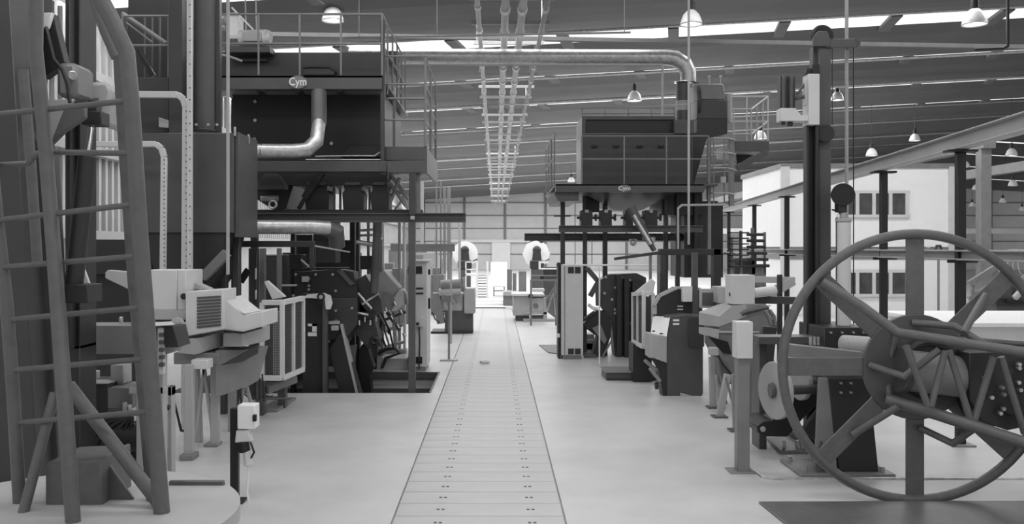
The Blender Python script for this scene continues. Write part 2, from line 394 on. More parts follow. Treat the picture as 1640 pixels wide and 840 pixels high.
part(t, 'boom_arm', 'grey', MB().bp(1322, 62, 1371, 76, Yc-.03, .12).cyl(P(1371, 69, Yc-.03), P(1371, 69, Yc+.09), .05, n=16))
part(t, 'hoist_rope', 'dark', MB().cyl(P(1367, 74, Yc), P(1367, 540, Yc), .008, n=6).cyl(P(1333, 76, Yc), P(1333, 200, Yc), .006, n=6), bevel=0)
part(t, 'spring_reel', 'dark', MB().cyl(P(1322, 214, Yc-.02), P(1322, 214, Yc-.1), .1, n=24))
t = thing('limit_switch_arm', 'pale block with upright dark plates projecting left from the lifting column', 'bracket')
part(t, 'block', 'pale', MB().pr([(1250, 173), (1274, 173), (1283, 184), (1296, 184), (1296, 194), (1250, 194)], Yc-.15, .15))
for x in (1250, 1258, 1263, 1271): part(t, 'plate', 'dark', MB().bp(x, 121, x+3, 173, Yc-.12, .12))
part(t, 'spring_stop', 'dark', MB().bp(1252, 194, 1258, 200, Yc-.1, .06).bp(1262, 194, 1270, 202, Yc-.1, .06))
part(t, 'link_rod', 'grey', MB().tp([(1273, 158, Yc-.05), (1294, 154, Yc-.05)], 3).tp([(1276, 152, Yc-.05), (1294, 128, Yc-.05)], 2))
# pale cylinder with black spool in front of the office
t = thing('hydraulic_cylinder', 'pale upright cylinder with a black round spool on top, right of the lifting column', 'cylinder')
Yh = 9.9
part(t, 'barrel', 'pale', MB().cyl(P(1351, 640, Yh), P(1351, 356, Yh), .078, n=24))
part(t, 'collar', 'light', MB().cyl(P(1351, 356, Yh), P(1351, 350, Yh), .09, n=24).cyl(P(1350, 350, Yh), P(1350, 340, Yh), .035, n=16))
part(t, 'neck', 'dark', MB().bp(1343, 315, 1357, 340, Yh-.05, .12))
part(t, 'spool', 'black', MB().cyl(P(1350, 312, Yh-.08), P(1350, 312, Yh+.08), .128, n=32), 'black spool')
part(t, 'stand', 'dark', MB().box(P(1340, 0, Yh).x, P(1362, 0, Yh).x, Yh-.08, Yh+.08, 0, .62))
part(t, 'side_pipe', 'dark', MB().tp([(1340, 348, Yh), (1340, 540, Yh)], 1.8, 6))
part(t, 'hose', 'black', MB().tp([(1332, 336, Yh), (1342, 338, Yh), (1347, 344, Yh)], 1.6, 6))
# long conduits that hang from the roof
def conduit(px, Y, ybot, label):
    a = P(px, ybot, Y); o = solo('hanging_conduit', 'light', MB().cyl((a.x, Y, a.z), (a.x, Y, roofz(a.x)-.2), .021, n=10), label, 'pipe', bevel=0)
conduit(1356, 10.4, 600, 'tall slim vertical pipe beside the lifting column at right')
conduit(1103, 15, 392, 'slim vertical pipe crossing in front of the right-hand sand plant')
conduit(365, 10.4, 440, 'slim vertical pipe crossing in front of the left-hand sand plant')
# control post boxes
t = thing('control_post', 'grey square post carrying an upright pale push-button box, on the floor left of the wheel', 'control post')
Yp = 8.95
part(t, 'post', 'mid', MB().bp(1181, 573, 1201, 758, Yp, .12)); part(t, 'foot_plate', 'mid', MB().box(2.38, 2.66, Yp-.06, Yp+.18, 0, .012))
b = part(t, 'box', 'pale', MB().bp(1180, 516, 1206, 575, Yp-.04, .18), 'pale control box')
for y in (524, 535, 546): part(b, 'button', 'black', MB().cyl(P(1180, y, Yp+.03), P(1177, y, Yp+.03), .012, n=10), bevel=0)
solo('floor_conduit', 'galv', MB().tube([G(1204, 752), G(1222, 766), G(1238, 769), G(1330, 768), G(1800, 769)], .022, 8), 'thin metal conduit along the floor from the control post to the right', 'pipe', bevel=0)
q = [G(1215, 807), G(1640, 806), G(1760, 806), G(1760, 900), G(1330, 900)]
solo('floor_plate', 'tube', MB().poly([v+V((0, 0, .02)) for v in q], (0, 0, -.019)), 'flat dark steel plate on the floor at the bottom right', 'plate')

# T posts and their rails
tp = []
for i, (px, yt, yl) in enumerate(((1538, 241, 414), (1415, 275, 420), (1260, 315, 424), (1208, 329, 426), (1167, 340, 428))):
    Y = 1.145*F/(VY-yt); x = P(px, 0, Y).x
    lab = ['nearest, at the right edge of the office front', 'in front of the office windows', 'left of the lifting column, before the office corner', 'second left of the lifting column', 'farthest, beside the right-hand sand plant'][i]
    t = thing('rail_post', 'black T-topped rail post, '+lab, 'post', 'black posts under the pale rails')
    part(t, 'shaft', 'black', MB().box(x-.05, x+.05, Y-.04, Y+.04, .02, 3.42)); part(t, 'cap', 'black', MB().box(x-.17, x+.17, Y-.08, Y+.08, 3.42, 3.45))
    part(t, 'arm', 'black', MB().box(x-.18, x+.18, Y-.06, Y-.04, 2.13, 2.17)); part(t, 'base_plate', 'mid', MB().box(x-.13, x+.13, Y-.12, Y+.12, 0, .02))
    tp.append((x, Y))
def rail(z, hh, lab):
    a, b = V((*tp[0], z)), V((*tp[-1], z)); d = (a-b).normalized()
    solo('overhead_rail', 'light', hbar(b-d*1.5, a+d*4.0, .02, .16, hh), lab, 'beam')
rail(3.45+.10, .17, 'upper pale steel rail resting on the black T-topped posts')
rail(2.17+.05, .10, 'lower thin pale steel rail halfway up the black posts')

# ================================================================ LEFT FOREGROUND
# round platform
t = thing('round_platform', 'pale round steel platform with a thick rim, bottom left corner', 'platform')
cx, cy = -2.36, 4.75
part(t, 'deck', 'light', MB().cyl((cx, cy, .76), (cx, cy, .86), .93, n=72)); part(t, 'skirt', 'light', MB().cyl((cx, cy, 0), (cx, cy, .76), .75, n=48))
part(t, 'kerb', 'tube', MB().poly([P(270, 771, 5.3), P(358, 771, 5.3), P(360, 797, 5.3), P(350, 795, 5.3), P(345, 791, 5.3), P(270, 791, 5.3)], (0, .03, 0)).bp(345, 790, 352, 797, 5.28, .03))
part(t, 'pivot_block', 'tube', MB().pr([(72, 742), (153, 738), (162, 735), (165, 850), (72, 850)], 4.9, .4), bevel=.01)
part(t, 'block_gusset', 'tube', MB().poly([P(168, 736, 5.0), P(218, 808, 5.0), P(168, 825, 5.0)], (0, .03, 0)))
# ladder
t = thing('steel_ladder', 'big tubular grey ladder with bent handrail tops in the left foreground', 'ladder')
for pts, r, n_ in (([(-25, 150, 4.95), (-5, 350, 4.95), (10, 480, 4.95), (22, 640, 4.95), (34, 850, 4.95)], 10, 's'), ([(158, -8, 4.76), (178, 30, 4.76), (203, 84, 4.76), (211, 170, 4.76), (222, 350, 4.76), (238, 560, 4.76), (259, 822, 4.76)], 13, 's')):
    part(t, 'stile', 'tube', MB().tp(pts, r, 14), bevel=0)
part(t, 'guard_tube', 'tube', MB().tp([(58, -8, 4.85), (57, 80, 4.85), (70, 200, 4.85), (86, 400, 4.85), (100, 590, 4.6), (118, 850, 4.6)], 11, 14), bevel=0)
part(t, 'guard_tube', 'tube', MB().tp([(37, 112, 5.5), (50, 270, 5.5), (60, 420, 5.5)], 8, 12), bevel=0)
part(t, 'guard_tube', 'tube', MB().tp([(150, -8, 5.5), (170, 50, 5.5), (188, 92, 5.5)], 10, 12), bevel=0)
part(t, 'guard_tube', 'tube', MB().tp([(192, 96, 5.0), (201, 250, 5.0), (214, 440, 5.0), (246, 815, 5.0)], 10, 12), bevel=0)
for a, b in (((-30, 186), (201, 162)), ((80, 244), (216, 246)), ((-30, 356), (213, 328)), ((-15, 430), (226, 410)), ((8, 513), (228, 493)), ((12, 594), (240, 575)), ((26, 678), (240, 660))):
    part(t, 'rung', 'tube', MB().tp([(*a, 4.95), (*b, 4.76)], 4.6, 10), bevel=0)
part(t, 'rung', 'tube', MB().tp([(-20, 265, 5.0), (45, 262, 5.0), (60, 246, 4.9), (75, 246, 4.9)], 4.2, 10), bevel=0)
part(t, 'brace', 'tube', MB().tp([(110, 618, 5.0), (256, 808, 4.85)], 10.5, 12), bevel=0)
part(t, 'brace', 'tube', MB().tp([(88, 630, 5.0), (34, 835, 4.76)], 8, 12), bevel=0)
# dark mast behind the ladder
t = thing('box_mast', 'wide dark box-section mast rising behind the ladder at the left edge', 'column')
part(t, 'mast', 'paint', MB().pr([(-60, -60), (12, -60), (62, 790), (-20, 800)], 6.1, .4)); part(t, 'front_web', 'paint', MB().pr([(10, 90), (68, 250), (96, 790), (40, 800)], 6.3, .25))
part(t, 'top_web', 'dark', MB().pr([(-60, -60), (66, -60), (52, 170), (28, 250), (-60, 250)], 6.55, .2))
part(t, 'foot', 'dark', MB().box(-3.8, -3.15, 6.0, 6.8, 0, .62))
t = thing('hydraulic_lift', 'dark hydraulic arm with chrome rod and pale hood, behind the ladder at upper left', 'hydraulic arm')
part(t, 'triangle_guard', 'white', MB().pr([(68, 20), (84, 20), (76, 46), (68, 46)], 6.6, .04), 'white corner plate')
part(t, 'guard_plate', 'dark', MB().pr([(84, 20), (103, 100), (68, 125), (68, 46), (76, 46)], 6.65, .1))
part(t, 'bracket', 'mid', MB().bp(90, 100, 122, 155, 6.5, .3), bevel=.03); part(t, 'bracket_bolt', 'galv', MB().cyl(P(116, 121, 6.5), P(116, 121, 6.4), .035, n=12))
part(t, 'rocker_plate', 'grey', MB().pr([(104, 170), (134, 166), (135, 188), (100, 212), (80, 232)], 6.4, .06)); part(t, 'tie_plate', 'light', MB().pr([(74, 160), (118, 158), (80, 228), (68, 228)], 6.5, .04))
part(t, 'pale_hood', 'light', MB().pr([(122, 132), (172, 130), (180, 146), (166, 200), (150, 200), (152, 163), (122, 163)], 6.9, .5), bevel=.03)
part(t, 'clevis', 'dark', MB().bp(130, 178, 162, 200, 6.6, .15).bp(140, 160, 154, 182, 6.65, .1))
part(t, 'rod', 'chrome', MB().tp([(147, 198, 6.65), (140, 250, 6.6)], 4.5, 14), bevel=0)
part(t, 'cylinder_barrel', 'dark', MB().tp([(140, 250, 6.6), (118, 462, 6.6)], 14, 18)); part(t, 'cylinder_end', 'dark', MB().bp(104, 456, 140, 486, 6.5, .25))
part(t, 'column', 'dark', MB().bp(104, -30, 128, 560, 7.2, .3).bp(106, -30, 112, 560, 7.1, .1)); part(t, 'column_foot', 'dark', MB().box(P(104, 0, 7.2).x, P(128, 0, 7.2).x, 7.2, 7.5, 0, 1.5))
part(t, 'hose', 'black', MB().tp([(74, 44, 6.4), (80, 70, 6.35), (86, 95, 6.35), (100, 112, 6.35), (108, 135, 6.35), (112, 165, 6.35)], 3, 8), bevel=0)
part(t, 'pale_fin', 'pale', MB().pr([(133, 430), (146, 465), (146, 480), (133, 480)], 6.9, .04), 'pale fin')
# ribbed panel stand far left, beam and pump units
t = thing('steel_work_beam', 'grey flat box beam on legs crossing behind the ladder at lower left', 'beam')
part(t, 'beam', 'mid', MB().bp(104, 522, 268, 568, 7.6, .35)); part(t, 'end_hood', 'dark', MB().pr([(262, 524), (278, 524), (286, 557), (264, 557)], 7.5, .3)); part(t, 'top_lip', 'pale', MB().poly([P(240, 524, 7.45), P(280, 521, 7.45), P(275, 517, 7.7), P(236, 519, 7.7)], (0, 0, .01)))
for x in (112, 214, 246): part(t, 'leg', 'light', MB().box(P(x, 0, 7.6).x, P(x+12, 0, 7.6).x, 7.65, 7.75, 0, 1.45))
part(t, 'cross_tie', 'light', MB().bp(206, 620, 262, 632, 7.65, .06)); part(t, 'terminal_strip', 'pale', MB().bp(252, 526, 262, 600, 7.5, .05))
for i in range(5): part(t, 'terminal', 'grey', MB().bp(254, 534+12*i, 261, 540+12*i, 7.46, .05), bevel=0)
part(t, 'frame_panel', 'light', MB().bp(240, 620, 275, 635, 8.0, .1).bp(268, 620, 275, 770, 8.0, .1).bp(262, 620, 268, 720, 7.98, .1)); part(t, 'crank', 'black', MB().tp([(262, 653, 7.9), (272, 653, 7.9)], 4.5, 10))
t = thing('hydraulic_power_unit', 'dark tank with hoses and valves below the grey beam, behind the ladder', 'pump unit')
part(t, 'tank', 'dark', MB().bp(120, 616, 172, 720, 7.9, .5)); part(t, 'lid', 'light', MB().poly([P(116, 616, 7.85), P(172, 616, 7.85), P(203, 608, 8.4), P(150, 608, 8.4)], (0, 0, .015)))
part(t, 'side_cabinet', 'mid', MB().bp(172, 622, 212, 655, 7.9, .4)); part(t, 'stand', 'dark', MB().box(P(120, 0, 7.9).x, P(212, 0, 7.9).x, 8, 8.3, 0, .55))
part(t, 'motor', 'dark', MB().cyl(P(180, 700, 7.8), P(235, 700, 7.8), .14, n=20)); part(t, 'valve_block', 'galv', MB().bp(196, 650, 206, 664, 7.8, .08).cyl(P(200, 645, 7.8), P(200, 690, 7.8), .02, n=8))
for i in range(7):
    x = 122+9*i; part(t, 'hose', 'black', MB().tp([(200+2*i, 668, 7.75), (x+34, 672+3*i, 7.7), (x+8, 700+2*i, 7.7), (x, 750, 7.7)], 3, 7), bevel=0)
part(t, 'gauge_rod', 'galv', MB().tp([(145, 690, 7.6), (146, 740, 7.6)], 1.5, 6).tp([(150, 685, 7.6), (151, 740, 7.6)], 1.2, 6), bevel=0)
for (x0, y0, x1, y1, nm) in ((134, 598, 145, 616, 'pale upright bracket on the dark tank, left one'), (177, 585, 197, 616, 'pale upright bracket on the dark tank, right one')):
    part(t, 'bracket', 'light', MB().bp(x0, y0, x1, y1, 8.1, .2))
part(t, 'upper_valve', 'galv', MB().bp(142, 506, 146, 522, 7.8, .05).bp(190, 508, 194, 522, 7.8, .05))
# sensor post
t = thing('socket_post', 'black post with a small pale box and a hanging plug on a white cord', 'post')
Ys = 7.9
part(t, 'post', 'black', MB().box(P(368, 0, Ys).x, P(381, 0, Ys).x, Ys, Ys+.06, 0, P(0, 655, Ys).z)); part(t, 'foot', 'black', MB().box(P(360, 0, Ys).x, P(392, 0, Ys).x, Ys-.06, Ys+.14, 0, .012))
b = part(t, 'box', 'white', MB().bp(380, 650, 408, 688, Ys-.06, .16), 'small white box'); part(b, 'switch', 'black', MB().bp(404, 665, 410, 676, Ys-.08, .04))
p = part(t, 'plug', 'pale', MB().pr([(378, 690), (397, 690), (402, 708), (376, 710)], Ys-.05, .09)); part(p, 'grip', 'black', MB().tp([(389, 708, Ys-.02), (392, 724, Ys-.02)], 9.5, 12)); part(p, 'tip', 'pale', MB().tp([(396, 722, Ys-.02), (398, 746, Ys-.02)], 7, 12))
part(p, 'lever', 'black', MB().tp([(401, 708, Ys-.06), (407, 725, Ys-.06), (402, 735, Ys-.06)], 2, 6))
part(t, 'cord', 'white', MB().tp([(398, 746, Ys), (396, 790, Ys), (402, 830, Ys), (405, 861, Ys)], 1.6, 6), 'white cord', bevel=0)

# ================================================================ LEFT CONSOLE MACHINE
t = thing('console_machine', 'light grey machine console with a louvred end panel, on trestle legs at left', 'machine')
Yk = 9.8
part(t, 'switch_cabinet', 'pale', MB().bp(226, 433, 283, 497, Yk, .6).bp(284, 433, 297, 497, Yk+.02, .58)); part(t, 'swing_arm', 'light', MB().pr([(172, 433), (226, 437), (226, 475), (214, 468), (168, 446), (168, 437)], Yk+.1, .12), bevel=.01)
part(t, 'apron', 'light', MB().bp(230, 497, 297, 513, Yk-.02, .6)); part(t, 'cabinet_wedge', 'light', MB().pr([(297, 447), (335, 464), (297, 464)], Yk+.3, .2)); part(t, 'seam', 'black', MB().bp(248, 513, 297, 516, Yk-.03, .1).bar(P(302, 541, Yk-.12), P(357, 530, Yk-.12), .02, .02).bar(P(357, 530, Yk), P(388, 534, Yk), .02, .02).bar(P(388, 534, Yk), P(420, 525, Yk), .02, .02)); part(t, 'knob', 'black', MB().cyl(P(294, 475, Yk), P(294, 475, Yk-.08), .035, n=14))
lv = MB().pr([(297, 468), (357, 464), (357, 528), (302, 539), (297, 539)], Yk-.1, .5)
lp = part(t, 'louvre_box', 'pale', lv)
for i in range(10):
    part(lp, 'louvre', 'grey', MB().poly([P(316, 476+5.2*i, Yk-.1), P(354, 474+5*i, Yk-.1), P(354, 477.2+5*i, Yk-.1), P(316, 479.4+5.2*i, Yk-.1)], (0, -.012, 0)), bevel=0)
part(t, 'sloped_cover', 'pale', MB().hexa([P(357, 500, Yk+.1), P(392, 503, Yk+.0), P(420, 498, Yk+.3), P(372, 496, Yk+1.), P(357, 478, Yk+.1), P(392, 503, Yk), P(420, 498, Yk+.3), P(372, 476, Yk+1.)]))
part(t, 'cover_side', 'pale', MB().pr([(357, 478), (390, 504), (420, 500), (420, 524), (390, 532), (357, 528)], Yk+.02, .7))
part(t, 'bench', 'light', MB().pr([(285, 542), (313, 543), (313, 569), (285, 566)], Yk-.15, 1.2).poly([P(313, 543, Yk-.15), P(357, 532, Yk+.3), P(357, 555, Yk+.3), P(313, 569, Yk-.15)], (0, .5, 0)).pr([(357, 534), (388, 534), (388, 556), (357, 556)], Yk+.15, 1.0).poly([P(388, 534, Yk+.15), P(422, 524, Yk+.7), P(422, 548, Yk+.7), P(388, 556, Yk+.15)], (0, .3, 0)))
part(t, 'lower_frame', 'mid', MB().bp(278, 566, 350, 584, Yk, .8).poly([P(345, 562, Yk), P(416, 560, Yk+.6), P(400, 618, Yk+.6), P(345, 638, Yk)], (0, .4, 0)))
part(t, 'chute', 'black', MB().poly([P(352, 586, Yk-.02), P(414, 552, Yk+.5), P(414, 566, Yk+.5), P(388, 580, Yk+.2)], (0, -.03, 0)))
part(t, 'junction_box', 'pale', MB().bp(306, 577, 332, 592, Yk-.25, .2)); part(t, 'round_motor', 'light', MB().cyl(P(284, 520, Yk-.35), P(284, 520, Yk-.1), .075, n=20))
for (xa, ya, xb, yb, Y) in ((304, 584, 303, 736, 9.55), (313, 592, 318, 700, 10.4), (345, 580, 345, 716, 10.2), (372, 600, 372, 690, 11.0)):
    a, b = P(xa, ya, Y), P(xb, yb, Y); part(t, 'leg', 'light', MB().bar((a.x, Y, a.z), (b.x, Y, 0.0), .09, .09, (0, 1, 0)))
for (xa, ya, xb, yb, Y) in ((327, 592, 314, 700, 10.2), (327, 592, 342, 700, 10.2), (392, 615, 378, 680, 11.0), (394, 615, 408, 672, 11.0)):
    a, b = P(xa, ya, Y), P(xb, yb, Y); part(t, 'leg_brace', 'light', MB().bar(a, b, .04, .04, (0, 1, 0)))
part(t, 'foot', 'mid', MB().box(P(292, 0, 9.55).x, P(314, 0, 9.55).x, 9.45, 9.65, 0, .06)); part(t, 'foot', 'mid', MB().box(P(330, 0, 10.2).x, P(352, 0, 10.2).x, 10.1, 10.3, 0, .03))
part(t, 'cable', 'black', MB().tp([(416, 560, 10.6), (400, 600, 10.5), (385, 625, 10.6), (388, 660, 11)], 2, 6).tp([(278, 640, 9.8), (284, 665, 9.8), (290, 690, 9.8), (310, 694, 10)], 2, 6), bevel=0)
part(t, 'sensor_box', 'light', MB().bp(400, 571, 417, 586, 10.9, .15).cyl(P(417, 578, 11), P(424, 578, 11), .02, n=8))

for i in range(6):
    part(t, 'cable', 'black', MB().tp([(395+5*i, 600, 11), (388+7*i, 628+3*i, 11.2), (400+6*i, 640, 11.4), (430+7*i, 634+i, 11.9)], 1.3, 6), bevel=0)
# guard cage
def cage(name_label, x0, xm, x1, yt0, yt1, yb0, yb1, Y0, Y1, Y2):
    t = thing('guard_cage', name_label, 'cage')
    A = [P(x0, yt0, Y0), P(xm, yt0, Y0-.02), P(x1, yt1, Y1)]; B = [P(x0, yb0, Y0), P(xm, yb0, Y0-.02), P(x1, yb1, Y1)]
    for pts in (A, B):
        for a, b in zip(pts, pts[1:]): part(t, 'frame_rail', 'pale', MB().bar(a, b, .07, .07))
    for a, b in list(zip(A, B))+[(A[1].lerp(A[2], .5), B[1].lerp(B[2], .5))]: part(t, 'frame_post', 'pale', MB().bar(a, b, .06, .06, (0, 1, 0)))
    mb = MB()
    for (a, b, c_, d, n) in ((A[0], A[1], B[0], B[1], 12), (A[1], A[2], B[1], B[2], 30)):
        for i in range(1, n): mb.bar(a.lerp(b, i/n)+V((0, .03, 0)), c_.lerp(d, i/n)+V((0, .03, 0)), .006, .006, (0, 1, 0))
        for i in range(1, 30): mb.bar(a.lerp(c_, i/30)+V((0, .03, 0)), b.lerp(d, i/30)+V((0, .03, 0)), .006, .006)
    part(t, 'wire_mesh', 'grey', mb, bevel=0)
    return t, A, B
t, A, B = cage('pale framed wire mesh cage on a dark stand, left of the pit', 420, 452, 485, 485, 478, 606, 592, 11.9, 12.7, 13)
part(t, 'spring', 'light', MB().bp(437, 500, 448, 600, 12.2, .15)); part(t, 'backing_plate', 'dark', MB().poly([P(425, 490, 12.6), P(480, 484, 13.2), P(480, 595, 13.2), P(425, 604, 12.6)], (0, .05, 0)))
part(t, 'fin', 'pale', MB().pr([(423, 452), (427, 450), (456, 476), (436, 480)], 12.3, .12), bevel=.004)
part(t, 'stand_post', 'grey', MB().box(P(412, 0, 12.1).x, P(425, 0, 12.1).x, 12.0, 12.15, 0, P(0, 608, 12.1).z)); part(t, 'stand_post', 'grey', MB().box(P(446, 0, 12.6).x, P(458, 0, 12.6).x, 12.55, 12.7, 0, P(0, 606, 12.6).z))
part(t, 'base_plate', 'mid', MB().poly([G(410, 662), G(444, 661), G(474, 641), G(446, 641)], (0, 0, .04))); part(t, 'stand_arm', 'mid', MB().bar(P(428, 626, 12.1), P(474, 608, 12.9), .05, .1))

# ================================================================ LEFT MOULDING MACHINE IN THE PIT
def moulder(sx, dY, label, k=1.):
    """dark plate machine; px mapping fn so that the mirrored twin can stand on the other side"""
    t = thing('moulding_machine', label, 'machine')
    mx = lambda pts: [(sx(x), y) for x, y in pts]
    return t, mx
Ym = 14.6
t = thing('moulding_machine', 'dark faceted plate machine studded with bolts, standing in the open pit at left', 'machine')
part(t, 'face_plate', 'dark', MB().pr([(473, 436), (545, 432), (566, 436), (572, 470), (572, 520), (548, 560), (498, 560), (470, 520)], Ym, .5))
part(t, 'upper_chamfer', 'grey', MB().pr([(538, 434), (546, 432), (567, 455), (561, 458)], Ym-.08, .1)); part(t, 'lower_plate', 'paint', MB().pr([(505, 478), (572, 478), (572, 520), (552, 545), (505, 545)], Ym-.06, .06))
part(t, 'front_column', 'dark', MB().box(P(487, 0, 14.3).x, P(521, 0, 14.3).x, 14.2, 14.6, -1.6, P(0, 470, 14.3).z)); part(t, 'column_edge', 'grey', MB().box(P(518, 0, 14.2).x, P(524, 0, 14.2).x, 14.1, 14.3, -1.6, P(0, 472, 14.2).z))
part(t, 'white_cap', 'white', MB().pr([(484, 478), (492, 472), (518, 470), (528, 474), (531, 486), (528, 496), (522, 496), (520, 480), (500, 478)], 14.08, .1), 'ribbed white strip', bevel=0)
part(t, 'lifting_eye', 'black', MB().torus(P(514, 476, 14.0), .05, .017, 'y', 20, 8).bp(510, 481, 518, 488, 14, .05), bevel=0)
b = part(t, 'rating_plate', 'white', MB().bp(493, 519, 507, 523, 14.18, .02).bp(493, 533, 507, 539, 14.18, .02).bp(500, 519, 507, 532, 14.18, .02), 'small white rating plate', bevel=0)
part(t, 'leg', 'dark', MB().poly([P(527, 560, 14.4), P(548, 530, 14.4), P(595, 700, 14.4), P(560, 700, 14.4)], (0, .3, 0)))
part(t, 'leg_edge', 'light', MB().poly([P(544, 520, 14.38), P(547, 520, 14.38), P(576, 640, 14.38), P(571, 640, 14.38)], (0, .25, 0)))
part(t, 'tilt_frame', 'paint', MB().poly([P(560, 490, 14.9), P(575, 482, 14.9), P(600, 515, 14.9), P(608, 545, 14.9), P(590, 560, 14.9), P(565, 530, 14.9)], (0, .4, 0)))
part(t, 'tilt_lug', 'dark', MB().torus(P(600, 546, 14.85), .05, .03, 'y', 20, 8).bar(P(588, 556, 14.9), P(600, 546, 14.9), .06, .06), bevel=0)
part(t, 'tilt_arm', 'black', MB().poly([P(575, 560, 15.2), P(585, 545, 15.2), P(599, 590, 15.2), P(592, 600, 15.2), P(600, 690, 15.2), P(575, 690, 15.2)], (0, .3, 0)))
part(t, 'pale_flap', 'mid', MB().poly([P(545, 557, 15.0), P(572, 552, 15.0), P(568, 580, 15.0), P(555, 585, 15.0)], (0, .05, 0)))
part(t, 'jaw_plate', 'paint', MB().poly([P(562, 455, 14.9), P(585, 440, 14.9), P(610, 480, 14.9), P(612, 500, 14.9), P(585, 515, 14.9), P(562, 480, 14.9)], (0, .5, 0)))
for (a, b_) in (((573, 470), (595, 495)), ((580, 488), (606, 470)), ((565, 500), (590, 505))): part(t, 'linkage_rod', 'galv', MB().tp([(*a, 14.7), (*b_, 14.7)], 2.2, 8), bevel=0)
part(t, 'top_motor', 'black', MB().bp(465, 408, 482, 432, 15, .4).cyl(P(484, 412, 14.9), P(484, 412, 15.1), .04, n=16)); part(t, 'top_strut', 'light', MB().bar(P(482, 416, 14.9), P(500, 432, 14.9), .03, .03)); part(t, 'fixing_rail', 'light', MB().bp(448, 456, 475, 459, 14.5, .1).bp(483, 443, 494, 452, 14.5, .06))
part(t, 'clamp', 'light', MB().bp(526, 515, 543, 520, 14.3, .1).bp(530, 522, 541, 530, 14.3, .1)); part(t, 'pump_block', 'dark', MB().bp(565, 500, 600, 512, 14.8, .2))
bolts(t, [P(x, y, Ym-.07) for x, y in ((474, 440), (506, 440), (533, 440), (495, 447), (495, 458), (495, 464), (470, 474), (538, 466), (517, 471), (564, 494), (538, 498), (538, 514), (551, 540), (527, 547), (520, 573))], .035)
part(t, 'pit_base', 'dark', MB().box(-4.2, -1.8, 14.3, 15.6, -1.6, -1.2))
for i in range(5): part(t, 'valve', 'chrome', MB().cyl(P(566+9*i, 508+(i % 2)*5, 14.7), P(566+9*i, 516+(i % 2)*5, 14.7), .025, n=8), bevel=0)
t = thing('rear_press', 'dark press body with short columns behind the left pit machine, under the plant', 'machine')
part(t, 'body', 'paint', MB().box(P(452, 0, 17).x, P(572, 0, 17).x, 17, 17.6, 0, P(0, 405, 17).z)); part(t, 'crown', 'dark', MB().bp(470, 376, 500, 405, 17, .5).bp(540, 385, 566, 405, 17, .5)); part(t, 'side_wing', 'grey', MB().bp(572, 410, 596, 432, 17.1, .4)); part(t, 'front_rail', 'light', MB().bp(480, 428, 560, 430, 16.9, .1))
# pipes in the pit
t = thing('pit_pipework', 'bright tangled hoses lying in the open pit beside the blue-grey cabinet'.replace('blue-grey', 'pale'), 'hoses')
for i in range(8):
    y = 14.2+.2*i; x = -2.2+.1*i
    part(t, 'hose', 'mid', MB().tube([(x-.8, y, -.75), (x-.4, y+.1, -.3-.04*i), (x+.1, y, -.22-.05*i), (x+.4, y+.2, -.7), (x+.5, y+.1, -1.55)], .022, 8), bevel=0)
# tilted pale carrier behind
t = thing('tilting_carrier', 'pale tilted plate carrier with a rounded end, leaning behind the left pit machine', 'machine')
Yt = 16.5
part(t, 'plate', 'light', MB().poly([P(603, 440, Yt), P(614, 432, Yt), P(640, 463, Yt), P(628, 478, Yt), P(606, 470, Yt)], (0, .6, 0)), bevel=.02)
part(t, 'nose', 'pale', MB().pr([(628, 478), (640, 463), (647, 472), (648, 488), (636, 500), (624, 502)], Yt-.05, .7), bevel=.03); part(t, 'sector', 'mid', MB().cyl(P(618, 484, Yt-.1), P(618, 484, Yt+.4), .17, n=24))
part(t, 'rear_column', 'mid', MB().box(P(597, 0, 17).x, P(612, 0, 17).x, 17, 17.3, 0, P(0, 356, 17).z)); part(t, 'rear_column', 'grey', MB().box(P(592, 0, 16.6).x, P(604, 0, 16.6).x, 16.6, 16.8, 0, 1.9)); part(t, 'lamp_head', 'galv', MB().ball(P(599, 440, 16.5), .07, (1.3, 1, .6)))
for i, (a, b_) in enumerate((((610, 515), (650, 500)), ((606, 535), (645, 520)), ((620, 500), (640, 530)), ((600, 560), (648, 548)), ((612, 505), (612, 560)), ((630, 500), (634, 560)))): part(t, 'pipe', 'pale' if i % 2 else 'mid', MB().tp([(*a, 17), (*b_, 17)], 2.4+.4*(i % 3), 8), bevel=0)
part(t, 'base', 'light', MB().box(-2.4, -1.5, 16.6, 18, 0, .2).bp(605, 560, 650, 582, 17.4, .3)); part(t, 'shelf', 'light', MB().bp(628, 430, 656, 520, 18.0, .2))
for i in range(9):
    part(t, 'small_valve', 'chrome', MB().cyl(P(606+5*i, 478+((i*37) % 60), 16.35), P(609+5*i, 484+((i*37) % 60), 16.35), .028, n=8), bevel=0)
for i in range(4):
    part(t, 'looped_hose', 'dark' if i % 2 else 'mid', MB().tp([(596+4*i, 496, 16.3), (606+5*i, 512+4*i, 16.2), (600+8*i, 530, 16.3), (612+6*i, 556, 16.4)], 1.6, 7), bevel=0)
part(t, 'wavy_hose', 'dark', MB().tp([(605, 568, 16.5), (618, 560, 16.5), (632, 558, 16.5), (640, 566, 16.5), (618, 574, 16.5), (612, 590, 16.5)], 2.6, 8), bevel=0)
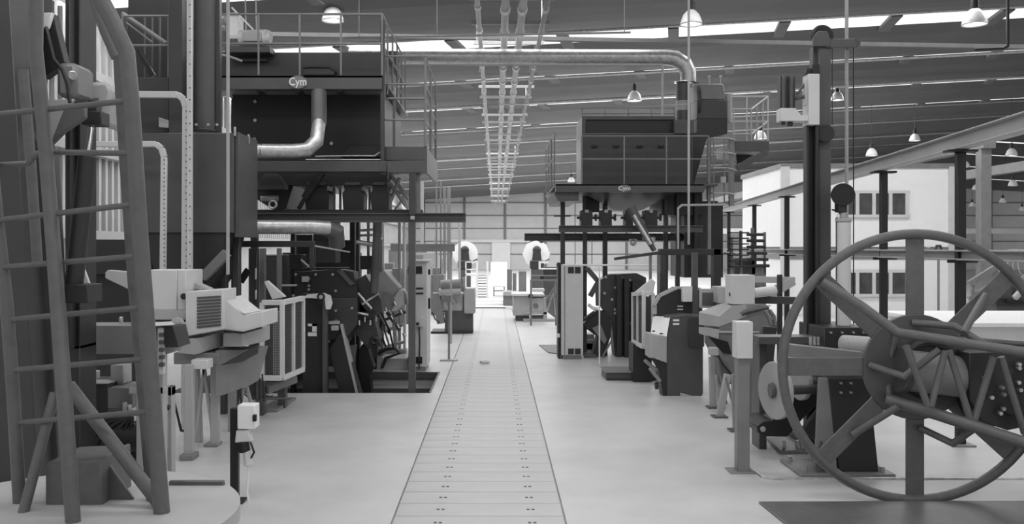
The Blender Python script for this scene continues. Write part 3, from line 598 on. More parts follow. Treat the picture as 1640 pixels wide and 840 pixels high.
# electrical cabinets
def ecab(label, px0_, px1_, yt, yb, Y, pxs, w2):
    t = thing('electrical_cabinet', label, 'cabinet')
    part(t, 'body', 'pale', MB().box(P(px0_, 0, Y).x, P(px1_, 0, Y).x, Y, Y+w2, .08, P(0, yt, Y).z), bevel=.01); part(t, 'plinth', 'mid', MB().box(P(px0_, 0, Y).x+.03, P(px1_, 0, Y).x-.03, Y+.03, Y+w2-.03, 0, .08))
    return t
t = ecab('pale tall electrical cabinet with dark vents and black lettering plates, by the left pit corner', 654, 684, 420, 590, 16.35, 0, .8)
for (a, b_, c_, d) in ((666, 427, 676, 439), (653, 427, 659, 439), (666, 572, 676, 583), (653, 572, 657, 583)): part(t, 'vent', 'black', MB().bp(a, b_, c_, d, 16.33, .03), bevel=0)
part(t, 'name_strip', 'dark', MB().bp(666, 461, 678, 464, 16.34, .02).bp(666, 469, 678, 472, 16.34, .02), 'dark lettered strip', bevel=0); part(t, 'side_box', 'pale', MB().bp(666, 508, 677, 524, 16.2, .15)); part(t, 'knob', 'black', MB().cyl(P(669, 519, 16.2), P(669, 519, 16.15), .03, n=10)); part(t, 'cable', 'black', MB().tp([(671, 524, 16.25), (672, 545, 16.25), (671, 592, 16.25)], 1.2, 6), bevel=0)
x = P(684, 0, 16.35).x; part(t, 'door_handle', 'black', MB().box(x, x+.04, 16.6, 16.66, 1.15, 1.35).box(x, x+.04, 16.6, 16.66, 1.8, 1.9)); part(t, 'top_cap', 'pale', MB().box(P(652, 0, 16.3).x, x+.03, 16.3, 17.2, P(0, 420, 16.35).z, P(0, 417, 16.35).z))
t = ecab('pale tall electrical cabinet with paired square vents, standing right of the aisle', 899, 934, 425, 575, 18.1, 0, .6)
for i in range(2):
    for (ya, yb_) in ((428, 438), (559, 568)): v_ = part(t, 'vent', 'dark', MB().bp(910+11*i, ya, 919+11*i, yb_, 18.08, .03), bevel=0)
part(t, 'door_seam', 'mid', MB().bp(904, 426, 905, 570, 18.085, .02), bevel=0); part(t, 'rear_box', 'dark', MB().box(P(893, 0, 18.3).x, P(897, 0, 18.3).x, 18.2, 18.6, 0, 2.0).bp(892, 424, 896, 426, 18.2, .3)); part(t, 'white_band', 'white', MB().bp(892, 535, 897, 541, 18.15, .05), 'white band')
solo('floor_grille', 'grey', MB().poly([G(863, 554), G(893, 554), G(897, 568), G(878, 566)], (0, 0, .02)), 'small dark floor grating left of the right-hand cabinet', 'grating')
# white stanchion and litter
t = thing('stanchion', 'slim grey stand on a flat pale foot, left edge of the aisle', 'stand')
p = G(719, 578); part(t, 'pole', 'mid', MB().cyl((p.x, p.y, .02), (p.x, p.y, 1.25), .022, n=10)); part(t, 'foot', 'light', MB().box(p.x-.18, p.x+.18, p.y-.12, p.y+.12, 0, .025)); part(t, 'head', 'mid', MB().box(p.x-.1, p.x+.05, p.y-.05, p.y+.05, 1.2, 1.34))
p = G(777, 583); t = thing('crumpled_rag', 'small crumpled white scrap lying on the aisle covers', 'rag')
part(t, 'rag', 'white', MB().ball(p+V((0, 0, .045)), .05, (1.7, .8, .8)).ball(p+V((.06, 0, .04)), .035), bevel=0); part(t, 'fold', 'light', MB().ball(p+V((-.07, .02, .035)), .033, (1.4, 1, .8)), bevel=0)

# ================================================================ LEFT SAND PLANT
t = thing('sand_plant', 'large dark plant tower left of the aisle, with the large round lettered badge', 'industrial plant')
Y1 = 14.2
dk = part(t, 'deck_beam', 'grey', MB().bp(345, 121, 612, 143, Y1, .2).bp(345, 121, 612, 125, Y1, 4.2))
part(t, 'soffit', 'mid', MB().poly([P(350, 143, Y1+.2), P(612, 143, Y1+.2), P(612, 152, Y1+1.2), P(350, 152, Y1+1.2)], (0, 0, -.02)))
for x in (414, 478, 543): part(t, 'soffit_bracket', 'dark', MB().bar(P(x, 144, Y1+.1), P(x+10, 153, Y1+1.2), .07, .08))
guard(t, [P(348, 121, Y1+.05), P(612, 121, Y1+.05), P(612, 121, Y1+.05)+V((0, 3.6, 0))], 1.0, 0.68, .017, 'mid')
part(t, 'upper_housing', 'paint', MB().bp(345, 84, 612, 122, 15.2, 2.6)); hh = part(t, 'access_hatch', 'paint', MB().tp([(485, 109, 15.15), (500, 107, 15.15), (528, 108, 15.15), (540, 117, 15.15)], 1.8, 6).bp(486, 110, 536, 120, 15.15, .05))
part(t, 'tank_body', 'dark', MB().bp(370, 145, 612, 258, 15.2, 3.0))
part(t, 'chamfer_plate', 'black', MB().pr([(560, 233), (612, 233), (612, 252), (545, 252)], 15.0, .2)); part(t, 'corner_post', 'paint', MB().bp(609, 32, 616, 280, Y1+.05, .12))
bolts(t, [P(x, y, 15.18) for x, y in ((409, 163), (409, 193), (408, 223), (531, 230), (371, 155))], .03)
part(t, 'lower_beam', 'grey', MB().bp(398, 258, 620, 275, Y1, .25)); part(t, 'cable_run', 'galv', MB().tp([(505, 251, 14.9), (560, 250, 14.9), (600, 250, 14.9), (609, 244, 14.9)], 1.4, 6).tp([(490, 256, 14.3), (612, 256, 14.3)], 1, 6), bevel=0)
cw = part(t, 'side_catwalk', 'grey', MB().bp(612, 235, 681, 257, Y1+.2, 2.6).bp(620, 258, 684, 277, Y1-.1, .2).box(P(680, 0, Y1+.2).x, P(684, 0, Y1+.2).x, Y1+.2, Y1+2.8, P(0, 277, 14.4).z, P(0, 235, 14.4).z))
for y in (90, 135, 158, 192): part(cw, 'hand_rail', 'mid', MB().tube([P(616, y, Y1+.2), P(681, y, Y1+.2), P(681, y, Y1+.2)+V((0, 2.5, 0))], .016, 8), bevel=0)
for (x, yy) in ((681, 0), (681, 1.2), (681, 2.5)): a = P(x, 235, Y1+.2)+V((0, yy, 0)); part(cw, 'rail_post', 'mid', MB().cyl(a, a+V((0, 0, 1.47)), .022, n=8), bevel=0)
part(cw, 'rail_post', 'grey', MB().bp(629, 158, 633, 235, Y1+.2, .05)); part(cw, 'hand_hoop', 'mid', MB().tp([(620, 152, 14.3), (622, 140, 14.3), (630, 137, 14.3), (638, 141, 14.3), (646, 155, 14.3)], 1, 6), bevel=0)
part(t, 'hopper_body', 'dark', MB().bp(400, 275, 620, 297, 14.9, 2.4).pr([(400, 297), (470, 297), (458, 335), (440, 338), (400, 312)], 15, 1.5))
for x0, x1 in ((490, 525), (550, 580), (595, 621)):
    nk = part(t, 'hopper_neck', 'dark', MB().pr([(x0, 297), (x1, 297), (x1-2, 305), (x1+2, 310), (x1+1, 340), (x0, 340), (x0-2, 310), (x0+2, 305)], 14.9, .5))
    part(nk, 'flange', 'grey', MB().bp(x0+2, 292, x1-4, 297, 14.85, .05).bp(x0, 336, x1+2, 339, 14.85, .05))
for x, wd in ((524, 5), (533, 9), (545, 4), (582, 7), (592, 4)): part(t, 'drop_pipe', 'light', MB().cyl(P(x, 300, 15.6), P(x, 342, 15.6), wd*.5*15.6/F, n=12), bevel=0)
for x in (485, 540, 586): part(t, 'actuator', 'galv', MB().cyl(P(x-8, 298, 15), P(x+8, 298, 15), .022, n=8).cyl(P(x, 298, 15), P(x+5, 304, 15), .02, n=8), bevel=0)
part(t, 'inclined_strut', 'dark', MB().bar(P(516, 275, 14.7), P(488, 318, 14.7), .12, .12).bar(P(488, 318, 14.7), P(478, 335, 14.7), .06, .06)); part(t, 'blower_housing', 'grey', MB().pr([(412, 290), (425, 278), (442, 278), (455, 296), (455, 303), (412, 303)], 14.6, .3)); part(t, 'ring_coupling', 'galv', MB().torus(P(437, 328, 14.5), .06, .02, 'y', 20, 8).cyl(P(418, 318, 14.6), P(445, 318, 14.6), .05), bevel=0)
part(t, 'track_beam', 'grey', hbar(P(395, 349, 14.15), P(746, 349, 14.15), .02, .16, .13)); part(t, 'track_backing', 'dark', MB().bp(400, 336, 676, 343, 14.6, .3))
part(t, 'front_column', 'paint', MB().bp(655, 277, 665, 345, 13.95, .12)); part(t, 'front_column', 'grey', MB().box(P(654, 0, 14).x, P(665, 0, 14).x, 14, 14.1, -1.6, P(0, 356, 14).z), bevel=.003)
part(t, 'outer_column', 'mid', MB().bp(666, 277, 673, 342, 14.2, .1)); part(t, 'pull_box', 'galv', MB().bp(657, 346, 664, 352, 13.9, .05))
for i, (a, b_) in enumerate((((622, 290), (650, 330)), ((626, 300), (655, 318)), ((640, 285), (625, 325)), ((630, 340), (645, 320)), ((622, 275), (655, 320)), ((640, 300), (655, 340)))): part(t, 'lattice_stay', 'light', MB().tp([(*a, 15.5), (*b_, 15.5)], 2 if i % 2 else 3, 8), bevel=0)
part(t, 'round_duct', 'galv', MB().tp([(402, 242, 13.2), (470, 242, 13.4), (492, 240, 13.5), (507, 226, 13.6), (511, 196, 13.8)], 11.5, 24), bevel=0); part(t, 'duct_riser', 'grey', MB().tp([(511, 200, 13.8), (511, 148, 14.0)], 12.5, 24), bevel=0)
for x in (404, 420): part(t, 'duct_clamp', 'chrome', MB().torus(P(x, 242, 13.25), .115, .008, 'x', 28, 6), bevel=0)
part(t, 'lower_duct', 'galv', MB().tp([(392, 364, 13.2), (500, 364, 13.5), (528, 366, 13.6)], 11.5, 24), bevel=0); part(t, 'lower_duct_elbow', 'grey', MB().tp([(522, 366, 13.62), (538, 372, 13.7), (540, 395, 13.8)], 13, 20), bevel=0)
part(t, 'feed_chute', 'dark', MB().bp(502, 355, 537, 422, 14.9, .5)); part(t, 'round_column', 'grey', MB().cyl(P(605, 356, 14.6), P(599, 470, 14.6), .07, n=16))
bd = part(t, 'badge', 'badge', MB().cyl((0, 0, 0), (0, .015, 0), 1, n=40), 'round badge with white Cym lettering', bevel=0)
bd.data.transform(Matrix.Translation(P(477, 131.5, Y1-.02)) @ Matrix.Diagonal((.145, 1, .105, 1)))
text(bd, 'Cym', P(477, 131.5, Y1-.023), .18, 'letter', .85)
for (xa, xb, Yq) in ((401, 411, 15.6), (465, 472, 16), (560, 568, 16), (570, 575, 15.4)): part(t, 'rear_column', 'dark', MB().box(P(xa, 0, Yq).x, P(xb, 0, Yq).x, Yq, Yq+.15, 0 if Yq > 16.2 or xa < 450 else -1.6, P(0, 340, Yq).z))
for x in (575, 590, 640, 648): part(t, 'riser_pipe', 'light' if x < 645 else 'white', MB().cyl(P(x, 350, 17.5), (P(x, 0, 17.5).x, 17.5, 0), .03, n=10), bevel=0)
part(t, 'branch_pipe', 'galv', MB().tp([(570, 370, 15.5), (600, 368, 15.5)], 2, 8).tp([(570, 378, 15.5), (612, 376, 15.5)], 2, 8).tp([(571, 388, 15.2), (598, 392, 15.2), (610, 380, 15.2)], 4, 10), bevel=0)
# blower motor on the deck
t = thing('blower_motor', 'white motor with a square end box standing on the upper deck of the left plant', 'motor')
part(t, 'gearbox', 'white', MB().bp(363, 26, 382, 58, 14.9, .3)); part(t, 'gearbox_cap', 'pale', MB().bp(366, 20, 380, 26, 14.95, .2).bp(363, 56, 384, 62, 14.85, .4)); part(t, 'motor_body', 'pale', MB().cyl(P(384, 62, 15.0), P(428, 61, 15.0), .145, n=24).cyl(P(428, 61, 15), P(434, 62, 15), .145, .11, n=24))
part(t, 'terminal_box', 'light', MB().bp(388, 52, 418, 66, 14.83, .1)); part(t, 'foot_frame', 'grey', MB().bp(360, 74, 432, 84, 14.9, .35).bp(385, 94, 427, 98, 15.1, .1)); part(t, 'flex_pipe', 'light', MB().tp([(347, 98, 14.8), (356, 88, 14.8), (366, 90, 14.8), (388, 98, 14.8)], 2, 8), bevel=0)
part(t, 'wheel_coupling', 'galv', MB().cyl(P(352, 30, 14.9), P(360, 30, 14.9), .08).cyl(P(353, 44, 14.9), P(360, 44, 14.9), .05), bevel=0)
for x in (394, 411): part(t, 'sling', 'light', MB().cyl(P(x, 48, 15), P(x-2, -40, 15), .013, n=6), bevel=0)
part(t, 'rocking_lever', 'white', MB().bar(P(371, 12, 14.8), P(406, 48, 14.8), .03, .03))

# dust filter tower
t = thing('filter_tower', 'dark filter box tower with a round stack, between the ladder and the left plant', 'industrial plant')
Yf = 11.6
part(t, 'box', 'grey', MB().bp(224, 213, 374, 373, Yf, 1.0)); part(t, 'end_flange', 'grey', MB().bp(376, 212, 383, 380, Yf+.05, .9).bp(383, 218, 398, 376, Yf+.5, .4)); part(t, 'flange_lug', 'light', MB().bp(374, 203, 377, 218, Yf, .04).bp(396, 215, 399, 230, Yf+.5, .04))
part(t, 'hopper', 'dark', MB().pr([(224, 373), (362, 373), (345, 440), (325, 470), (250, 440)], Yf+.05, .9)); part(t, 'stack', 'grey', MB().tube([P(328, 210, Yf+.3), P(328, -60, Yf+.3)], 17*Yf/F, 24), bevel=0)
part(t, 'stack_flange', 'paint', MB().cyl(P(328, 212, Yf+.3), P(328, 208, Yf+.3), .17, n=24)); bolts(t, [P(x, 200, Yf+.05) for x in (315, 334, 348, 366)], .018, 'galv')
part(t, 'main_column', 'paint', MB().bp(270, -60, 292, 215, Yf+.1, .25)); part(t, 'main_column', 'dark', MB().bp(292, -60, 303, 215, Yf+.3, .2)); part(t, 'side_column', 'paint', MB().bp(345, -60, 352, 215, Yf+.3, .1))
part(t, 'chute_spout', 'mid', MB().bar(P(364, 405, Yf), P(325, 445, Yf), .12, .12)); 
for x in (232, 352, 372): part(t, 'support_leg', 'paint', MB().box(P(x, 0, Yf+.5).x, P(x+10, 0, Yf+.5).x, Yf+.5, Yf+.62, 0, P(0, 373, Yf).z))
b = part(t, 'inspection_platform', 'paint', MB().bp(200, 124, 270, 146, Yf+.3, .8)); guard(t, [P(196, 124, Yf+.35), P(270, 124, Yf+.35)], .84, 1, .016, 'mid')
part(t, 'platform_diagonal', 'mid', MB().tp([(196, 22, 12.2), (266, 70, 12.2)], 4, 10).tp([(202, 36, 12.3), (244, 68, 12.3)], 1.5, 8), bevel=0); part(t, 'backing_panel', 'dark', MB().bp(205, -40, 270, 124, 13.2, .2)); part(t, 'back_stay', 'black', MB().bar(P(222, 80, 12.6), P(246, 122, 12.6), .1, .06))
for x in (230, 242, 254): part(t, 'slat_post', 'grey', MB().bp(x, 24, x+3, 124, 12.9, .03))
part(t, 'lower_body', 'paint', MB().bp(222, 146, 270, 213, Yf+.25, .7)); part(t, 'drive_box', 'light', MB().pr([(254, 188), (270, 193), (270, 205), (254, 204)], Yf+.1, .1)); part(t, 'bottom_housing', 'dark', MB().bp(128, 384, 228, 440, Yf+.2, .6).bp(128, 440, 228, 625, Yf+.4, .3))
def tray(label, pts, wpx, Yv):
    t = thing('cable_tray', label, 'cable tray')
    for a, b_ in zip(pts, pts[1:]):
        part(t, 'tray_section', 'pale', MB().bar(P(*a, Yv), P(*b_, Yv), wpx*Yv/F if a[0] == b_[0] or abs(a[1]-b_[1]) > abs(a[0]-b_[0]) else .06, .06 if abs(a[1]-b_[1]) > abs(a[0]-b_[0]) else wpx*Yv/F, (0, 1, 0) if abs(a[1]-b_[1]) > abs(a[0]-b_[0]) else (0, 0, 1)))
    m = MB(); m2 = MB()
    a, b_ = pts[-3], pts[-2]
    for i in range(26):
        y = a[1]+(b_[1]-a[1])*(i+.5)/26; m.bp(a[0]-1, y, a[0]+1, y+1.6, Yv-.035, .01)
    part(t, 'slot_row', 'dark', m, bevel=0); return t
tray('upper pale perforated cable tray bending down in front of the filter box', [(150, 151), (285, 152), (294, 159), (298, 172), (296, 435), (296, 682.8)], 10, 11.3)
tray('lower pale perforated cable tray bending down left of the filter box', [(146, 231), (250, 231), (259, 238), (263, 252), (261, 435), (261, 688.2)], 9, 11.1)
tray('vertical pale cable tray climbing beside the round stack', [(304, -60), (304, 435), (304, 685.4)], 8, 11.2)
# portal frame and uprights behind the consoles
t = thing('portal_frame', 'dark square portal frame above the left mesh cage', 'frame')
part(t, 'beam', 'dark', MB().bp(370, 386, 502, 396, 12.8, .15)); part(t, 'leg', 'dark', MB().box(P(370, 0, 12.8).x, P(382, 0, 12.8).x, 12.8, 12.95, 0, P(0, 396, 12.8).z)); part(t, 'leg', 'paint', MB().box(P(398, 0, 13.4).x, P(411, 0, 13.4).x, 13.4, 13.55, 0, P(0, 398, 13.4).z))
part(t, 'leg', 'mid', MB().box(P(415, 0, 13.6).x, P(424, 0, 13.6).x, 13.6, 13.7, 0, P(0, 398, 13.6).z)); part(t, 'leg', 'mid', MB().box(P(443, 0, 13.8).x, P(449, 0, 13.8).x, 13.8, 13.9, 0, P(0, 398, 13.8).z)); part(t, 'end_leg', 'dark', MB().bp(495, 396, 502, 430, 12.8, .1).box(P(495, 0, 12.8).x, P(502, 0, 12.8).x, 12.85, 12.95, 1.99, 2.3))
part(t, 'tie_rod', 'galv', MB().tp([(502, 394, 12.9), (560, 404, 13.6)], 1.5, 6), bevel=0); part(t, 'paddle', 'black', MB().bar(P(385, 452, 12.7), P(398, 432, 12.7), .03, .1)); part(t, 'tag_plate', 'pale', MB().bp(408, 430, 411, 448, 13.35, .02).bp(408, 465, 411, 480, 13.35, .02))
t = thing('back_cabinet', 'dark grey cabinet behind the portal frame uprights at left', 'cabinet')
part(t, 'body', 'grey', MB().box(P(422, 0, 15).x, P(452, 0, 15).x, 15, 15.5, 0, P(0, 410, 15).z)); part(t, 'top_plate', 'light', MB().bp(422, 408, 452, 410, 14.97, .5)); part(t, 'door', 'paint', MB().bp(426, 415, 448, 560, 14.97, .04))

# ================================================================ RIGHT SAND PLANT
Y2 = 18.0
t = thing('sand_plant', 'large dark plant tower right of the aisle, with hopper and small oval badge', 'industrial plant')
part(t, 'tank_body', 'paint', MB().bp(932, 214, 1110, 300, Y2+.4, 1.3)); part(t, 'top_slot_box', 'black', MB().bp(938, 192, 1080, 213, Y2+.5, 1.1), 'black open slot'); part(t, 'slot_frame', 'grey', MB().bp(932, 186, 1082, 192, Y2+.45, 1.2).bp(932, 186, 938, 216, Y2+.4, 1.3).bp(932, 213, 1082, 216, Y2+.35, .2))
for x in (948, 983, 1021, 1055): part(t, 'lifting_handle', 'black', MB().bp(x, 233, x+9, 236, Y2+.33, .08))
part(t, 'deck_beam', 'grey', MB().bp(890, 295, 1128, 308, Y2-.2, .2).bp(890, 295, 1150, 298, Y2-.2, 3.8)); part(t, 'side_walkway', 'grey', MB().pr([(887, 308), (927, 308), (927, 322), (893, 322)], Y2-.1, 2.6))
guard(t, [P(932, 295, Y2-.15), P(1135, 295, Y2-.15)], .98, .75, .016, 'mid'); guard(t, [P(888, 295, Y2-.1)+V((0, 3, 0)), P(888, 295, Y2-.1)], 1.05, 1.1, .016, 'mid'); guard(t, [P(932, 192, Y2+.5), P(1080, 192, Y2+.5)], .25, .5, .012, 'mid')
part(t, 'hopper', 'dark', MB().hexa([P(985, 337, Y2+1), P(1028, 337, Y2+1), P(1085, 308, Y2), P(934, 308, Y2), P(985, 337, Y2+1)+V((0, .8, 0)), P(1028, 337, Y2+1)+V((0, .8, 0)), P(1085, 308, Y2)+V((0, 2.8, 0)), P(934, 308, Y2)+V((0, 2.8, 0))])); part(t, 'hopper_skirt', 'dark', MB().bp(934, 308, 960, 340, Y2+.8, .2).bp(1060, 308, 1125, 345, Y2+.6, 1.5))
for x0, x1 in ((931, 949), (962, 980), (1002, 1014), (1033, 1053)):
    nk = part(t, 'hopper_neck', 'dark', MB().bp(x0, 337, x1, 364, Y2+.3, .4)); part(nk, 'side_lug', 'black', MB().bp(x0-7, 347, x1+7, 351, Y2+.35, .1).bp(x0-2, 343, x0+1, 354, Y2+.3, .1).bp(x1+4, 343, x1+7, 354, Y2+.3, .1)); part(nk, 'bolt_head', 'light', MB().bp((x0+x1)/2-3, 336, (x0+x1)/2+3, 341, Y2+.25, .06))
part(t, 'crawl_beam', 'grey', hbar(P(895, 367, Y2-.1), P(1125, 367, Y2-.1), .02, .15, .12)); part(t, 'lower_beam', 'paint', hbar(P(840, 380, Y2+1), P(1110, 380, Y2+1), .02, .16, .14))
part(t, 'inclined_chute', 'grey', MB().tube([P(1010, 333, Y2-.3), P(1048, 402, Y2-.5)], [.105, .05], 16)); part(t, 'inclined_pipe', 'galv', MB().tp([(1015, 345, Y2-.5), (1042, 392, Y2-.6)], 3, 8), bevel=0)
for xa, xb, Yq in ((898, 905, Y2+.6), (934, 940, Y2+.7), (966, 973, Y2+.7), (1064, 1070, Y2+.5), (1083, 1089, Y2+.5), (1112, 1118, Y2+.5)): part(t, 'column', 'paint' if xa < 960 else 'dark', MB().box(P(xa, 0, Yq).x, P(xb, 0, Yq).x, Yq, Yq+.15, 0, P(0, 310, Yq).z))
part(t, 'column_collar', 'dark', MB().bp(888, 345, 914, 347, Y2+.55, .2)); part(t, 'vertical_bin', 'dark', MB().bp(1096, 325, 1158, 445, Y2+.7, 1.5)); part(t, 'bin_panel', 'paint', MB().bp(1085, 322, 1150, 440, Y2+1.2, .5)); part(t, 'valve_group', 'galv', MB().bp(1008, 383, 1020, 388, Y2, .1).bp(1030, 380, 1050, 384, Y2, .1).ball(P(1014, 389, Y2), .07).ball(P(1044, 384, Y2), .08), bevel=0)
part(t, 'elevator_head', 'mid', MB().pr([(1114, 134), (1159, 134), (1162, 160), (1117, 160)], Y2+.6, 1.2), bevel=.02); part(t, 'elevator_mid', 'paint', MB().pr([(1117, 160), (1163, 160), (1164, 190), (1117, 190)], Y2+.55, 1.3)); part(t, 'elevator_base', 'dark', MB().pr([(1117, 190), (1165, 190), (1165, 214), (1132, 222), (1110, 300), (1082, 300), (1082, 213), (1117, 213)], Y2+.55, 1.3)); part(t, 'transfer_box', 'grey', MB().bp(1080, 192, 1112, 214, Y2+.3, .5)); part(t, 'rounded_cheek', 'dark', MB().cyl(P(1112, 165, Y2+.9), P(1116, 165, Y2+.9), .45, n=30))
for x in (1136, 1154): part(t, 'eye_bolt', 'light', MB().cyl(P(x, 134, Y2+1), P(x, 123, Y2+1), .012, n=6).ball(P(x, 123, Y2+1), .03), bevel=0)
part(t, 'exhaust_pipe', 'light', MB().cyl(P(1167, 197, Y2+.7), P(1167, 151, Y2+.7), .07, n=16)); part(t, 'exhaust_cap', 'pale', MB().cyl(P(1167, 152, Y2+.7), P(1167, 150, Y2+.7), .085, n=16))
rl = part(t, 'right_walkway', 'grey', MB().bp(1178, 226, 1232, 243, Y2+.2, 1.6)); part(rl, 'knee_brace', 'grey', MB().bar(P(1228, 244, Y2+.2), P(1180, 270, Y2+.2), .1, .12)); part(rl, 'underside_plate', 'dark', MB().pr([(1180, 244), (1216, 244), (1180, 264)], Y2+.9, .1))
for y in (155, 195): part(rl, 'hand_rail', 'light', MB().tube([P(1173, y, Y2+2), P(1230, y, Y2+2), P(1203, y+20, Y2+.3), P(1173, y+20, Y2+.3)], .018, 8), bevel=0)
for (x, ya, Yq) in ((1230, 155, Y2+2), (1222, 162, Y2+1.3), (1212, 170, Y2+.8), (1203, 176, Y2+.3), (1175, 176, Y2+.3), (1196, 155, Y2+2)): part(rl, 'rail_post', 'light', MB().cyl(P(x, ya, Yq), P(x, 228, Yq), .016, n=8), bevel=0)
lad = part(t, 'caged_ladder', 'mid', MB().bp(1134, 225, 1139, 440, Y2, .1).bp(1169, 222, 1176, 330, Y2, .12).tp([(1143, 224, Y2-.1), (1143, 330, Y2-.1)], 1, 6).tp([(1160, 224, Y2-.1), (1160, 330, Y2-.1)], 1.3, 6), bevel=0)
for y in (222, 245, 270, 310): part(lad, 'cage_hoop', 'light', MB().tp([(1137, y, Y2), (1143, y-1, Y2-.2), (1165, y-1, Y2-.2), (1178, y+2, Y2)], 1, 6), bevel=0)
part(lad, 'junction_box', 'light', MB().bp(1155, 283, 1163, 293, Y2-.2, .1)); part(t, 'service_pipe', 'light', MB().tp([(1086, 400, Y2-.8), (1086, 334, Y2-.8), (1092, 329, Y2-.8), (1162, 328, Y2-.8)], 1.7, 8), bevel=0)
part(t, 'side_grille', 'mid', MB().bp(1170, 380, 1174, 440, Y2+.2, .1).bp(1186, 370, 1189, 440, Y2+.2, .1), bevel=0)
for i in range(7): part(t, 'grille_bar', 'dark', MB().bp(1170, 372+9*i, 1200, 374+9*i, Y2+.1, .2), bevel=0)
b2 = part(t, 'badge', 'badge', MB().cyl((0, 0, 0), (0, .015, 0), 1, n=32), 'small oval badge with Cym lettering', bevel=0)
b2.data.transform(Matrix.Translation(P(1000, 302, Y2-.22)) @ Matrix.Diagonal((.13, 1, .07, 1))); text(b2, 'Cym', P(1000, 302, Y2-.223), .12, 'letter', 1.1)
for (px_, ya, yb_) in ((898, 325, 425), (925, 322, 425)): part(t, 'signal_lamp_rod', 'light', MB().cyl(P(px_+23, ya, Y2+2), P(px_+23, yb_, Y2+2), .01, n=6), bevel=0)
# overhead duct linking both plants
t = thing('round_duct', 'long shiny round duct spanning the aisle high up and bending down into the right plant', 'duct')
part(t, 'run', 'galv', MB().tp([(560, 90, 18.9), (720, 91, 18.9), (1068, 92, 18.9), (1082, 94, 18.9), (1096, 103, 18.9), (1102, 116, 18.9), (1102, 132, 18.9)], 12.5, 28), bevel=0)
part(t, 'collar', 'chrome', MB().cyl(P(1095, 133, 18.9), P(1095, 131, 18.9), .2, n=28)); part(t, 'drop', 'grey', MB().cyl(P(1094, 134, 18.9), P(1094, 215, 18.9), .15, n=28)); part(t, 'drop_sleeve', 'light', MB().cyl(P(1094, 162, 18.9), P(1094, 178, 18.9), .155, n=28))
part(t, 'end_bellows', 'grey', MB().cyl(P(628, 84, 18.6), P(628, 128, 18.6), .16, n=24)); part(t, 'run_collar', 'light', MB().cyl(P(628, 92, 18.9), P(631, 92, 18.9), .2, n=24))
t = thing('slim_pipe_loop', 'slim pipe running above the duct then dropping to the right plant deck', 'pipe')
part(t, 'run', 'light', MB().tp([(640, 104, 17.6), (1058, 104, 17.6), (1061, 107, 17.6), (1061, 185, 17.6)], 1.8, 8), bevel=0); part(t, 'tie', 'light', MB().tp([(1060, 168, 17.6), (1103, 167, 17.6)], 1.4, 6), bevel=0)
solo('slim_pipe_loop', 'light', MB().tp([(551, 62, 17.2), (553, 60, 17.2), (700, 58, 17.2), (1010, 52, 17.2)], 1.8, 8).cyl(P(700, 58, 17.2), (P(700, 0, 17.2).x, 17.2, 8.15), .01, n=6).cyl(P(575, 60, 17.2), (P(575, 0, 17.2).x, 17.2, 8.0), .01, n=6).cyl(P(1000, 52, 17.2), (P(1000, 0, 17.2).x, 17.2, 8.3), .01, n=6), 'slim pipe running level above the left plant, higher than the round duct', 'pipe', bevel=0)
solo('truss_beam', 'roofbeam', MB().bar((-5.5, 20.4, 7.3), (18, 20.4, 6.9), .1, .1), 'long dark slim beam crossing the whole hall just above the round duct', 'beam')
# right moulding machine
t = thing('moulding_machine', 'dark faceted plate machine with bolts, behind the right-hand mesh cage', 'machine')
Yr = 18.6
part(t, 'face_plate', 'paint', MB().pr([(963, 448), (975, 440), (1020, 438), (1035, 445), (1035, 575), (985, 575), (980, 515), (962, 490)], Yr, .5)); part(t, 'front_column', 'dark', MB().box(P(986, 0, Yr).x, P(994, 0, Yr).x, Yr-.15, Yr, 0, 2.0-.25).box(P(998, 0, Yr).x, P(1006, 0, Yr).x, Yr-.2, Yr, 0, 2.0-.35).box(P(1010, 0, Yr).x, P(1030, 0, Yr).x, Yr-.3, Yr, 0, 1.6))
part(t, 'tilt_arm', 'dark', MB().pr([(935, 518), (955, 498), (972, 500), (980, 520), (978, 540), (966, 575), (948, 575), (957, 540), (940, 528)], Yr-.1, .4)); part(t, 'pale_flap', 'mid', MB().pr([(948, 526), (962, 520), (972, 545), (968, 552)], Yr-.15, .05)); part(t, 'upper_links', 'grey', MB().bar(P(940, 430, Yr), P(957, 450, Yr), .12, .1).bar(P(945, 475, Yr), P(960, 448, Yr), .12, .1).bar(P(957, 450, Yr), P(958, 490, Yr), .1, .1))
part(t, 'lever', 'dark', MB().bar(P(936, 512, Yr-.15), P(952, 500, Yr-.15), .1, .06)); part(t, 'white_hose', 'white', MB().tp([(942, 488, Yr-.2), (950, 494, Yr-.2), (958, 495, Yr-.2)], 2.5, 8), bevel=0); part(t, 'edge_strip', 'mid', MB().bar(P(980, 545, Yr-.12), P(963, 575, Yr-.12), .04, .04)); part(t, 'floor_roll', 'grey', MB().cyl(P(936, 570, Yr-.2), P(955, 573, Yr-.2), .07, n=16))
bolts(t, [P(x, y, Yr-.01) for x, y in ((970, 444), (994, 444), (986, 461), (968, 470), (1007, 458), (1008, 449), (980, 480), (985, 496), (985, 502), (1008, 518), (960, 514), (973, 525))], .03)
solo('crate_base', 'light', MB().bp(934, 536, 952, 548, 19.2, .5).bp(936, 550, 950, 561, 19.1, .4).box(1.95, 2.3, 19.1, 19.9, 0, .3), 'pale low block behind the foot of the right-hand cabinet', 'block')
solo('hand_rail', 'white', MB().tube([(P(900, 425, 17.3)), P(1062, 425, 17.3), (P(1062, 425, 17.3).x, 17.3, 0)], .018, 8).cyl(P(960, 425, 17.3), (P(960, 425, 17.3).x, 17.3, 0), .015, n=8), 'thin white handrail running right from the top of the right-hand cabinet', 'rail', bevel=0)
